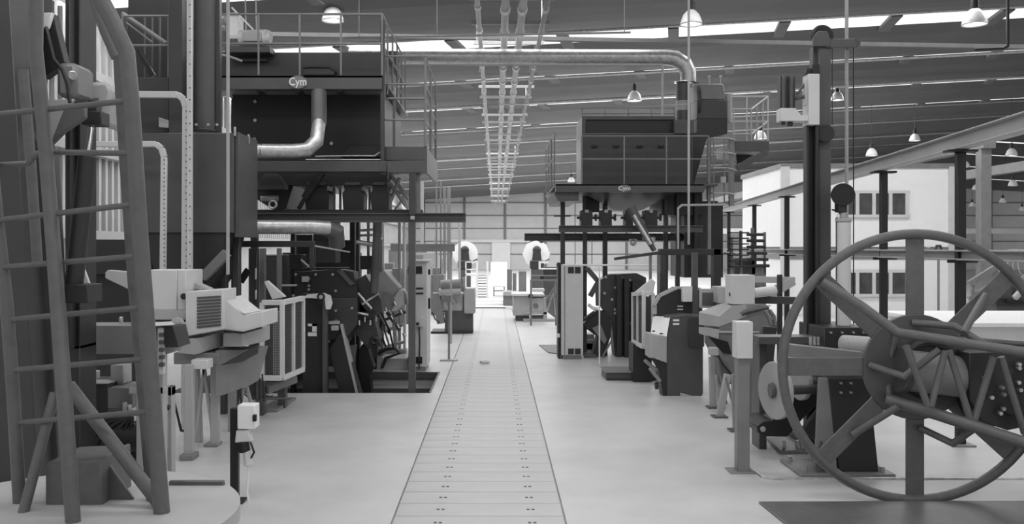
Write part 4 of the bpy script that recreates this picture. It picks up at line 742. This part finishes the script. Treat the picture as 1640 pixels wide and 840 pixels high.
t, A, B = cage('pale framed wire mesh cage on the right side, beside the dark desk cabinet', 1046, 1031, 1014, 470, 472, 556, 547, 14.5, 15.4, 13)
part(t, 'fin', 'pale', MB().pr([(1016, 470), (1044, 447), (1050, 452), (1046, 470)], 14.6, .1), bevel=.004); part(t, 'backing_plate', 'dark', MB().bp(1018, 476, 1046, 546, 15.5, .05)); part(t, 'stand', 'dark', MB().box(P(1014, 0, 15).x, P(1044, 0, 15).x, 15, 15.5, 0, P(0, 552, 15).z))
for x in (1040, 1053): part(t, 'upright_bar', 'mid', MB().bp(x, 405, x+4, 480, 15.2, .06))
t = thing('low_step', 'low dark steel step box on the floor, left of the desk cabinet at right', 'step')
a = G(971, 610); part(t, 'box', 'grey', MB().box(a.x, a.x+.95, a.y, a.y+.7, 0, .13)); part(t, 'tread', 'mid', MB().box(a.x-.02, a.x+.97, a.y-.02, a.y+.72, .13, .15)); part(t, 'front_rib', 'paint', MB().box(a.x+.02, a.x+.93, a.y-.015, a.y, .02, .05))
# dark desk cabinet
t = thing('desk_cabinet', 'dark floor cabinet with a bright white sloped front and small white labels, right side', 'cabinet')
Yd = 13.6
part(t, 'side_panel', 'grey', MB().pr([(1073, 508), (1100, 505), (1126, 506), (1126, 630), (1124, 635), (1068, 635), (1068, 545), (1070, 522)], Yd, .5)); part(t, 'raised_panel', 'paint', MB().pr([(1104, 508), (1128, 508), (1128, 556), (1104, 556), (1102, 530)], Yd-.06, .06))
part(t, 'front_slope', 'white', MB().poly([P(1046, 508, Yd+.5), P(1100, 503, Yd+.5), P(1073, 508, Yd-.02), P(1068, 540, Yd-.03), P(1042, 534, Yd+.3)], (.0, .03, -.02)), 'white sloped front'); part(t, 'lower_front', 'light', MB().pr([(1040, 535), (1068, 541), (1068, 582), (1046, 574), (1040, 574)], Yd-.02, .4))
part(t, 'front_leg', 'dark', MB().poly([P(1046, 575, Yd), P(1068, 582, Yd), P(1068, 635, Yd), P(1062, 635, Yd), P(1055, 590, Yd)], (0, .3, 0))); part(t, 'label_strip', 'white', MB().bp(1078, 512, 1088, 515, Yd-.012, .012).bp(1078, 518, 1088, 521, Yd-.012, .012), 'two short white strips', bevel=0); part(t, 'small_slots', 'dark', MB().bp(1045, 530, 1049, 532, Yd, .03).bp(1057, 534, 1062, 536, Yd-.05, .05), bevel=0)
up = part(t, 'upper_hood', 'paint', MB().pr([(1050, 495), (1056, 476), (1085, 461), (1122, 464), (1126, 506), (1050, 507)], Yd+.6, .4)); part(t, 'hood_edge', 'light', MB().bar(P(1047, 490, Yd+.5), P(1056, 474, Yd+.5), .09, .05).bar(P(1056, 474, Yd+.5), P(1084, 461, Yd+.5), .09, .05).bp(1045, 490, 1052, 504, Yd+.5, .05).bar(P(1084, 461, Yd+.5), P(1122, 463, Yd+.5), .05, .04)); part(t, 'hood_label', 'white', MB().bp(1085, 490, 1094, 492, Yd+.58, .02).bp(1085, 495, 1094, 497, Yd+.58, .02), bevel=0)
part(t, 'foot_wedge', 'light', MB().poly([P(1090, 630, Yd-.05), P(1120, 638, Yd-.05), P(1090, 637, Yd-.05)], (0, .05, 0))); part(t, 'treadle', 'mid', MB().tp([(1033, 578, Yd+.4), (1052, 594, Yd)], 3, 8).tp([(1040, 590, Yd), (1058, 612, Yd-.1)], 3, 8)); part(t, 'castor', 'dark', MB().cyl(P(1049, 618, Yd), P(1054, 618, Yd), .06, n=16)); part(t, 'rear_foot', 'dark', MB().box(P(1066, 0, Yd).x, P(1124, 0, Yd).x, Yd+.02, Yd+.48, 0, .05))
t = thing('pendant_switch_box', 'small pale box fixed on a dark upright above the desk cabinet', 'switch box'); part(t, 'box', 'pale', MB().bp(1093, 459, 1109, 484, 13.9, .1)); part(t, 'upright', 'grey', MB().box(P(1109, 0, 14.0).x, P(1118, 0, 14).x, 14.0, 14.1, 0, P(0, 405, 14).z)); part(t, 'bracket', 'grey', MB().bp(1100, 466, 1112, 472, 13.97, .05))
t = thing('portal_frame', 'dark square portal frame above the consoles on the right', 'frame')
part(t, 'beam', 'dark', MB().bp(1057, 399, 1155, 409, 14.8, .2)); part(t, 'leg', 'dark', MB().box(P(1143, 0, 14.8).x, P(1155, 0, 14.8).x, 14.8, 15, 0, P(0, 399, 14.8).z)); part(t, 'leg', 'paint', MB().box(P(1058, 0, 16).x, P(1066, 0, 16).x, 16, 16.1, 0, P(0, 405, 16).z)); part(t, 'tail_beam', 'dark', MB().bar(P(985, 415, 16.5), P(1057, 405, 14.9), .05, .05))
# right console machine
t = thing('console_machine', 'grey hopper-bodied machine console with a pale upright box on top, right side', 'machine')
Yk = 12.1
part(t, 'switch_cabinet', 'pale', MB().bp(1172, 441, 1209, 488, Yk, .35)); part(t, 'knob', 'black', MB().cyl(P(1168, 472, Yk+.1), P(1173, 472, Yk+.1), .03, n=12))
part(t, 'sloped_cover', 'light', MB().hexa([P(1119, 521, Yk+.5), P(1152, 524, Yk), P(1152, 507, Yk), P(1119, 500, Yk+.5), P(1160, 515, Yk+.9), P(1186, 515, Yk+.3), P(1186, 486, Yk+.3), P(1160, 484, Yk+.9)])); part(t, 'cover_side', 'light', MB().pr([(1152, 507), (1172, 490), (1195, 488), (1196, 508), (1152, 524)], Yk+.0, .5)); part(t, 'rear_screen', 'light', MB().bp(1122, 463, 1150, 494, Yk+1.1, .1)); part(t, 'rear_screen_glass', 'grey', MB().bp(1125, 469, 1146, 490, Yk+1.08, .04)); part(t, 'rear_box', 'light', MB().bp(1150, 460, 1174, 486, Yk+.8, .4))
part(t, 'lid_seam', 'black', MB().bar(P(1188, 505, Yk-.03), P(1232, 493, Yk-.03), .02, .02)); part(t, 'lid_wedge', 'mid', MB().pr([(1185, 500), (1209, 488), (1236, 490), (1212, 497), (1186, 503)], Yk-.02, .06)); part(t, 'body', 'mid', MB().pr([(1152, 511), (1188, 509), (1188, 503), (1232, 492), (1236, 600), (1206, 612), (1180, 612), (1153, 560)], Yk+.02, .9)); part(t, 'bench', 'light', MB().poly([P(1120, 524, Yk+.5), P(1152, 528, Yk), P(1152, 545, Yk), P(1120, 535, Yk+.5)], (0, .04, 0)).bp(1152, 531, 1216, 534, Yk-.02, .1))
part(t, 'chute', 'black', MB().poly([P(1133, 538, Yk-.02), P(1166, 548, Yk-.02), P(1172, 568, Yk-.02), P(1158, 566, Yk-.02)], (0, .04, 0))); part(t, 'junction_box', 'light', MB().bp(1138, 558, 1151, 570, Yk-.2, .15)); part(t, 'cable', 'black', MB().tp([(1150, 570, Yk-.15), (1158, 585, Yk-.15), (1172, 601, Yk-.15), (1190, 604, Yk-.1)], 2, 7), bevel=0); part(t, 'lower_frame', 'mid', MB().bp(1150, 575, 1240, 616, Yk+.3, .4).bp(1206, 590, 1240, 606, Yk-.05, .2))
part(t, 'side_flap', 'paint', MB().pr([(1222, 523), (1245, 525), (1238, 590), (1214, 586)], 11.2, .08), 'dark tilted side panel'); part(t, 'cable_chain', 'grey', MB().tp([(1226, 500, 11.6), (1232, 508, 11.5), (1236, 524, 11.4)], 4, 8).tp([(1233, 498, 11.6), (1240, 508, 11.5), (1242, 524, 11.4)], 3, 8), bevel=0)
for (xa, ya, xb, Y) in ((1140, 572, 1142, 12.6), (1165, 600, 1152, 11.9), (1177, 600, 1180, 11.0), (1150, 600, 1156, 12.5), (1235, 606, 1234, 11.8), (1214, 610, 1214, 11.6)):
    a = P(xa, ya, Y); b_ = P(xb, 600, Y); part(t, 'leg', 'mid' if xa > 1170 else 'light', MB().bar(a, (b_.x, Y, 0), .085, .085, (0, 1, 0)))
for (a, b_, Y) in (((1160, 605), (1150, 660), 12.0), ((1162, 605), (1178, 660), 11.6), ((1150, 575), (1163, 648), 12.3)): part(t, 'leg_brace', 'mid', MB().bar(P(*a, Y), P(*b_, Y), .035, .035, (0, 1, 0)))
for (x, Y) in ((1143, 12.6), (1152, 11.9), (1180, 11.0), (1234, 11.8)): X = P(x, 0, Y).x; part(t, 'foot', 'grey', MB().box(X-.1, X+.1, Y-.1, Y+.1, 0, .02))
part(t, 'rear_drum', 'mid', MB().bp(1206, 606, 1240, 690, 12.0, .2)); part(t, 'feed_pipe', 'pale', MB().tp([(1205, 470, 12.6), (1240, 466, 12.8)], 8, 12))
t = thing('swing_frame', 'pale bent swing frame and dark arm, above and right of the console box at right', 'frame')
part(t, 'pale_beam', 'light', MB().bar(P(1205, 448, 14), P(1272, 449, 14), .1, .1)); part(t, 'pale_elbow', 'light', MB().bar(P(1270, 450, 14), P(1224, 476, 14), .12, .14)); part(t, 'dark_arm', 'paint', MB().bar(P(1196, 480, 13), P(1280, 482, 13), .09, .11)); part(t, 'dark_gusset', 'grey', MB().pr([(1212, 456), (1236, 476), (1212, 476)], 12.9, .06)); part(t, 'upright', 'dark', MB().box(P(1244, 0, 13.2).x, P(1250, 0, 13.2).x, 13.1, 13.2, 0, P(0, 440, 13.2).z))
t = thing('roller_rack', 'stack of short dark rollers on a grey frame, beside the farthest black post', 'rack'); part(t, 'frame', 'mid', MB().bp(1204, 365, 1208, 440, 19, .1).bp(1224, 372, 1227, 440, 19, .1).box(P(1204, 0, 19).x, P(1227, 0, 19).x, 19, 19.3, 0, 1.9))
for i in range(6): part(t, 'roller', 'dark', MB().cyl(P(1196, 376+10*i, 18.9), P(1222+2*i, 376+10*i, 18.9), .035, n=10), bevel=0)
part(t, 'dark_box', 'paint', MB().bp(1178, 414, 1210, 440, 19.0, .3))

# ================================================================ CEILING: cable rack, lamps, sprinkler pipes
t = thing('ceiling_cable_rack', 'long hanging rack of parallel conduits running down the middle of the hall roof', 'cable rack')
zr = 6.95
for (x, z, r, m_) in ((-.36, zr, .05, 'light'), (.17, zr-.05, .075, 'light'), (.50, zr-.05, .075, 'light'), (.95, zr-.05, .05, 'mid')):
    part(t, 'conduit', m_, MB().cyl((x, 9, z), (x, 92, z), r, n=10), bevel=0)
    for i in range(4, 26): part(t, 'coupling', 'galv', MB().cyl((x, 9.5+1.8*i, z), (x, 9.7+1.8*i, z), r*1.35, n=10), bevel=0)
for i in range(46):
    y = 9.2+1.8*i; part(t, 'cross_bar', 'light' if i % 3 == 0 else 'mid', MB().box(-.52, 1.1, y, y+.06, zr+.02, zr+.10), bevel=0)
    if i % 2 == 0: part(t, 'hanger_rod', 'light', MB().cyl((-.45, y+.03, zr+.1), (-.45, y+.03, 7.9), .012, n=6).cyl((1.04, y+.03, zr+.1), (1.04, y+.03, 8.0), .012, n=6), bevel=0)
def lamp_proto():
    t = thing('high_bay_lamp', 'x', 'lamp', None)
    part(t, 'shade', 'lamp_glass', MB().lathe((0, 0, 0), [(.25, 0), (.255, .02), (.235, .1), (.19, .22), (.12, .3), (.07, .34), (.0, .345)], 24), bevel=0)
    part(t, 'lens_ring', 'shade', MB().torus((0, 0, 0), .25, .014, 'z', 28, 6), bevel=0); part(t, 'ballast', 'dark', MB().cyl((0, 0, .33), (0, 0, .52), .085, n=18).cyl((0, 0, .52), (0, 0, .58), .05, n=12))
    part(t, 'lit_bulb', 'bulb', MB().ball((.03, 0, .08), .075), bevel=0); part(t, 'hanger', 'grey', MB().cyl((0, 0, .56), (0, 0, 1.2), .012, n=6), bevel=0); return t
lp = lamp_proto(); fin(lp); first = True
LAMPS = [(533, 34, 35, 'above the left plant deck railing'), (1107, 40, 35, 'beside the slim pipe at the top, right of the cable rack'), (1561, 40, 38, 'largest lamp at the top right corner'), (1016, 162, 24, 'over the right plant tank'), (640, 192, 17, 'behind the left plant catwalk rails'), (1341, 161, 20, 'just right of the lifting column'), (1396, 250, 18, 'above the office roof, left one'), (1465, 226, 17, 'above the office roof, right one'), (1620, 250, 18, 'high at the right edge'), (1622, 298, 14, 'right edge, hanging under a nearer lamp'), (1563, 304, 12, 'beside the hall pillar right of the office'), (1606, 325, 11, 'second row from the bottom at the right edge'), (1557, 331, 10, 'lowest, against the hall pillar right of the office'), (1637, 338, 10, 'lowest at the extreme right edge'), (1218, 223, 20, 'behind the right plant walkway rails'), (915, 292, 12, 'left of the right plant, above its left walkway'), (921, 386, 9, 'very low between the columns of the right plant'), (1546, 268, 14, 'partly behind the post at the office corner'), (697, 288, 10, 'small, just right of the left plant column')]
for (px, pyb_, wd, lab) in LAMPS:
    Y = .51*F/wd; b_ = P(px, pyb_, Y); o = lp if first else dup(lp)
    first = False
    o.location = (b_.x, Y, b_.z); o['label'] = 'bell-shaped high bay lamp, '+lab; o['group'] = 'high bay lamps'
    rod = roofz(b_.x)+.02-(b_.z+1.15)
    if rod > .1:
        r_ = MB().cyl((0, 0, 1.15), (0, 0, 1.15+rod), .01, n=6).obj('hanger_extension', 'grey', 0); r_.parent = o
for i, y in enumerate((22.2, 27.6, 33, 39, 45, 51, 57.5, 65, 73)):
    z = -.55-.1*(i % 2); m_ = ('galv', 'dark')[i % 2]
    solo('roof_service_pipe', 'galv', MB().tube([(-9.2, y, roofz(-9.2)+z), (31.5, y, roofz(31.5)+z)], .035+.012*(i % 3), 8), ('nearest' if i == 0 else ['second nearest', 'third nearest', 'fourth nearest', 'fifth nearest', 'fourth farthest', 'third farthest', 'second farthest', 'farthest'][i-1])+' slim galvanized pipe crossing under the roof', 'pipe', 'slim pipes crossing under the roof', bevel=0)
solo('hanging_chain', 'dark', MB().tube([V((P(1614, 0, 18).x, 18, roofz(10)-.1)), P(1614, 74, 18), P(1606, 78, 18), P(1560, 80, 18)], .03, 8), 'dark hanging cable chain at the top right corner under the rooflight', 'cable', bevel=0)

# ================================================================ BACKGROUND
def motor_machine(pxc, pyc, rpx, Y, lab, octo=False):
    c_ = P(pxc, pyc, Y); r = rpx*Y/F; t = thing('white_disc_machine', lab, 'machine')
    part(t, 'disc', 'wallwhite', MB().cyl(c_, c_+V((0, .25, 0)), r, n=8 if octo else 40), 'white round plate'); part(t, 'column', 'white', MB().box(c_.x-.3, c_.x+.3, Y+.05, Y+.3, 0, c_.z))
    d = c_+V((0, -.5, 0)); s = Y/F
    part(t, 'motor', 'dark', MB().cyl(d+V((0, 0, -12*s)), d+V((0, 0, 6*s)), 8*s, 6*s, n=18).ball(d+V((0, 0, 6*s)), 7*s)); part(t, 'gear_case', 'dark', MB().box(d.x-11*s, d.x+11*s, Y-.8, Y-.2, d.z-24*s, d.z-10*s), bevel=.05); part(t, 'pedestal', 'grey', MB().box(d.x-9*s, d.x+9*s, Y-.7, Y+.2, 0, d.z-22*s)); part(t, 'lever', 'grey', MB().bar(d+V((8*s, 0, -14*s)), d+V((20*s, 0, -8*s)), .08, .06)); return t
motor_machine(745, 407, 20, 44, 'white round disc machine with a dark motor, left of the far end of the aisle')
motor_machine(859, 407, 22, 44, 'white eight-sided disc machine with a dark motor, right of the far end of the aisle', True)
t = thing('white_stair', 'white steel stair with handrails at the far end of the aisle, left', 'stairs')
Yq = 40
for x in (762.5, 779): part(t, 'stringer', 'white', MB().bp(x, 419, x+3, 478, Yq, .1).bar(P(x+1.5, 440, Yq+1.2), P(x+1.5, 479, Yq), .1, .08))
for i in range(9): part(t, 'tread', 'mid' if i % 2 else 'light', MB().bp(764, 441+4.3*i, 780, 442.4+4.3*i, Yq+1.0-.11*i, .25), bevel=0)
part(t, 'landing', 'white', MB().bp(745, 439, 763, 442, Yq, 1.2)); part(t, 'landing_rail', 'white', MB().bp(745, 419, 763, 421, Yq, .06).bp(745, 431, 763, 433, Yq, .06).bp(745, 419, 747, 441, Yq, .06)); part(t, 'landing_leg', 'white', MB().box(P(745, 0, Yq).x, P(747, 0, Yq).x, Yq, Yq+.1, 0, 1.1))
solo('white_partition', 'wallwhite', MB().box(P(786, 0, 52).x, P(812, 0, 52).x, 52, 52.1, 0, P(0, 420, 52).z), 'tall white partition panel closing the far end of the aisle', 'partition')
t = thing('floor_glare', 'low white slabs standing in for floor glare at the far end of the aisle', 'floor glare')  # no real steps: floor glare put into thin white slabs
for i in range(3): part(t, 'step', 'wallwhite', MB().box(-1.2, .9, 31.5+1.2*i+2, 37.4, .001+.05*i, .05+.05*i))
part(t, 'floor_line', 'dark', MB().box(-1.25, .35, 33.45, 33.49, .0, .03))
t = thing('work_table', 'small light work table in front of the white partition', 'table'); part(t, 'top', 'white', MB().bp(790, 458, 809, 460, 42, .8))
for x in (790, 806.5): part(t, 'leg', 'mid', MB().box(P(x, 0, 42).x, P(x+2, 0, 42).x, 42, 42.08, 0, P(0, 460, 42).z))
part(t, 'shelf', 'mid', MB().bp(791, 466, 808, 467, 42, .7))
t = thing('machine_unit', 'pale boxy machine with a dark plinth, right of the aisle beyond the cabinet', 'machine'); Yb = 27.5
part(t, 'body', 'light', MB().bp(822, 475, 849, 506, Yb, 1.2), bevel=.02); part(t, 'table_top', 'pale', MB().bp(820, 471, 872, 475, Yb-.1, 1.4)); part(t, 'plinth', 'grey', MB().box(P(826, 0, Yb).x, P(848, 0, Yb).x, Yb+.1, Yb+1.1, 0, P(0, 506, Yb).z)); part(t, 'door_panel', 'light', MB().bp(851, 478, 871, 500, Yb-.02, .8)); part(t, 'knob', 'dark', MB().cyl(P(850, 475, Yb), P(850, 475, Yb-.15), .08)); part(t, 'drawer', 'grey', MB().bp(852, 507, 870, 517, Yb, .6)); part(t, 'drawer_frame', 'light', MB().bp(838, 500, 876, 504, Yb-.03, .6).bp(870, 475, 876, 520, Yb-.03, .5).box(P(838, 0, Yb).x, P(895, 0, Yb).x, Yb-.1, Yb+.5, 0, .08))
part(t, 'emblem_ring', 'grey', MB().torus(P(858, 490, Yb-.04), .06, .012, 'y', 20, 6), bevel=0)
t = thing('frame_rack', 'grey tubular frame rack beside the pale boxy machine, left of the right cabinet', 'rack')
for x in (849, 889): part(t, 'post', 'mid', MB().box(P(x, 0, 26).x, P(x+3, 0, 26).x, 26, 26.06, 0, P(0, 450, 26).z))
part(t, 'rail', 'mid', MB().bp(849, 448, 893, 451, 26, .06).bp(849, 474, 893, 476, 26, .06)); part(t, 'grey_sheet', 'mid', MB().pr([(874, 480), (892, 452), (892, 512), (876, 500)], 26.2, .03)); part(t, 'hose', 'light', MB().tp([(876, 500, 26), (886, 470, 26), (890, 505, 26)], 1.2, 6), bevel=0)
part(t, 'white_tray', 'white', MB().bp(853, 463, 872, 468, 26.1, .4))
t = thing('machine_row', 'grey machine with upright columns in the distance, right of the aisle', 'machine')
part(t, 'column', 'mid', MB().bp(812, 432, 820, 472, 36, .4).bp(821, 438, 827, 470, 35, .3).bp(831, 435, 843, 476, 34, .4)); part(t, 'bed', 'light', MB().bp(806, 468, 845, 474, 34, 1.5)); part(t, 'base', 'mid', MB().box(P(806, 0, 34).x, P(845, 0, 34).x, 34.2, 35.4, 0, .5)); part(t, 'arm', 'white', MB().bp(865, 419, 878, 422, 34, .2).bp(863, 419, 866, 432, 34, .2).bp(865, 430, 894, 432, 34, .2)); part(t, 'dark_top', 'dark', MB().bp(870, 428, 895, 442, 35, .4).bp(865, 440, 871, 448, 34.5, .3)); part(t, 'top_post', 'grey', MB().box(P(870, 0, 35).x, P(895, 0, 35).x, 35.1, 35.4, 0, P(0, 442, 35).z)); part(t, 'rail', 'mid', MB().bp(850, 441, 895, 443, 34.3, .1))
solo('hanging_hopper', 'mid', MB().pr([(860, 384), (875, 384), (868, 390)], 19.4, .4), 'small grey hopper tip under the right plant lower beam, seen against the disc machine', 'hopper')
t = thing('pump_skid', 'grey machine with cylinders and pipes, left of the aisle beyond the left cabinet', 'machine'); Yb = 23.5
part(t, 'top_cylinder', 'mid', MB().cyl(P(706, 457, Yb), P(738, 455, Yb), .13, n=20)); part(t, 'second_cylinder', 'light', MB().cyl(P(703, 468, Yb), P(738, 466, Yb), .1, n=20)); part(t, 'body', 'light', MB().bp(704, 470, 742, 500, Yb+.1, .7), bevel=.04); part(t, 'hand_wheel', 'light', MB().torus(P(720, 487, Yb), .13, .02, 'y', 24, 8).ball(P(720, 487, Yb), .06), bevel=0); part(t, 'end_box', 'light', MB().bp(743, 462, 761, 503, Yb, .7), bevel=.03); part(t, 'base', 'grey', MB().box(P(712, 0, Yb).x, P(757, 0, Yb).x, Yb+.1, Yb+.8, 0, P(0, 498, Yb).z)); part(t, 'left_leg', 'mid', MB().pr([(692, 470), (704, 470), (712, 518), (700, 520)], Yb, .3)); part(t, 'riser', 'galv', MB().cyl(P(736, 446, Yb), P(736, 462, Yb), .04).cyl(P(743, 445, Yb), P(743, 462, Yb), .04)); part(t, 'lever', 'dark', MB().tp([(692, 500, Yb), (697, 512, Yb), (704, 517, Yb)], 1.2, 6)); part(t, 'skid_foot', 'dark', MB().box(P(690, 0, Yb).x, P(757, 0, Yb).x, Yb, Yb+.9, 0, .06))
t = thing('overhead_crane_track', 'grey level beam on thin columns in the distance left of the aisle', 'beam'); part(t, 'beam', 'mid', MB().bp(626, 391, 728, 403, 21, .25))
for x in (640, 724): part(t, 'column', 'light', MB().box(P(x-3, 0, 21.2).x, P(x, 0, 21.2).x, 21.1, 21.2, 0, P(0, 392, 21.2).z))
for i, (px, yt_, r, m_) in enumerate(((641, 352, .05, 'white'), (699, 290, .03, 'mid'), (706, 290, .03, 'mid'), (712, 300, .05, 'mid'), (719, 300, .07, 'mid'), (736, 352, .05, 'light'), (676, 290, .07, 'light'))):
    Y = 28+i*1.3; a = P(px, yt_, Y); solo('riser_pipe', m_, MB().cyl((a.x, Y, 0), a, r, n=10), ['bright white', 'thin grey', 'second thin grey', 'grey', 'thick grey', 'pale', 'pale thick'][i]+' distant vertical pipe left of the aisle, '+['behind the left cabinet', 'left one of a close pair', 'right one of a close pair', 'just right of the close pair', 'rightmost of the cluster', 'standing apart before the far wall', 'behind the dark plant column'][i], 'pipe', bevel=0)
for i, (a_, b_, ya, yb_, Y, m_) in enumerate(((612, 640, 432, 520, 25, 'light'), (622, 655, 400, 430, 29, 'mid'), (690, 712, 440, 500, 30, 'mid'), (655, 700, 405, 425, 33, 'light'))):
    t = thing('background_machine', ['pale upright machine behind the tilted carrier', 'grey machine body just under the distant level beam', 'grey machine seen right of the left cabinet', 'pale low machine seen over the left cabinet'][i], 'machine')
    X0, X1 = P(a_, 0, Y).x, P(b_, 0, Y).x; part(t, 'body', m_, MB().box(X0, X1, Y, Y+.8, 0, P(0, ya, Y).z), bevel=.03); part(t, 'top_unit', 'mid', MB().box(X0+.05, X0+(X1-X0)*.6, Y+.1, Y+.6, P(0, ya, Y).z, P(0, ya-10, Y).z)); part(t, 'door', 'mid', MB().bp(a_+3, ya+4, (a_+b_)/2, min(yb_, ya+40), Y-.03, .03)); part(t, 'pipe', 'galv', MB().cyl(P(b_-3, ya, Y), P(b_-3, ya-25, Y), .03, n=8), bevel=0)
t = thing('ring_coiler', 'dark machine with bent wire rings at the far right edge, beyond the wheel', 'machine'); Yb = 24
for i in range(5): part(t, 'wire_ring', 'light', MB().torus(P(1622+8*i, 425, Yb+.3*i), .42, .02, 'y', 30, 6), bevel=0)
part(t, 'drum', 'dark', MB().cyl(P(1610, 468, Yb), P(1660, 468, Yb), .3, n=24)); part(t, 'bed', 'dark', MB().bp(1595, 478, 1680, 490, Yb, .8)); part(t, 'stand', 'grey', MB().box(P(1600, 0, Yb).x, P(1670, 0, Yb).x, Yb+.1, Yb+.7, 0, P(0, 490, Yb).z)); part(t, 'arm', 'light', MB().tp([(1640, 462, 22), (1625, 478, 22)], 5, 10)); part(t, 'frame', 'mid', MB().bar(P(1552, 455, Yb), P(1600, 425, Yb), .1, .15).bar(P(1552, 480, Yb), P(1600, 450, Yb), .1, .15).box(P(1556, 0, Yb).x, P(1562, 0, Yb).x, Yb, Yb+.1, 0, 1.3))
t = thing('bright_floor_slab', 'raised white slab standing in for bright floor at the right edge behind the wheel', 'bench'); part(t, 'top', 'white', MB().box(9.2, 14, 17.5, 21, .72, .8)); part(t, 'skirt', 'pale', MB().box(9.3, 13.9, 17.7, 20.8, 0, .72))  # added white slab, takes the place of the bright shiny far floor
t = thing('crane_lamp_post', 'thin dark upright with hooked top in front of the office, behind the wheel top', 'post'); part(t, 'pole', 'mid', MB().cyl((P(1503, 0, 22).x, 22, 0), P(1503, 400, 22), .03, n=8)); part(t, 'hook', 'dark', MB().tp([(1498, 402, 22), (1500, 394, 22), (1506, 394, 22), (1508, 400, 22)], 1.8, 6))
bm = bpy.context.view_layer.update()
for r_ in list(ROOTS): fin(r_)
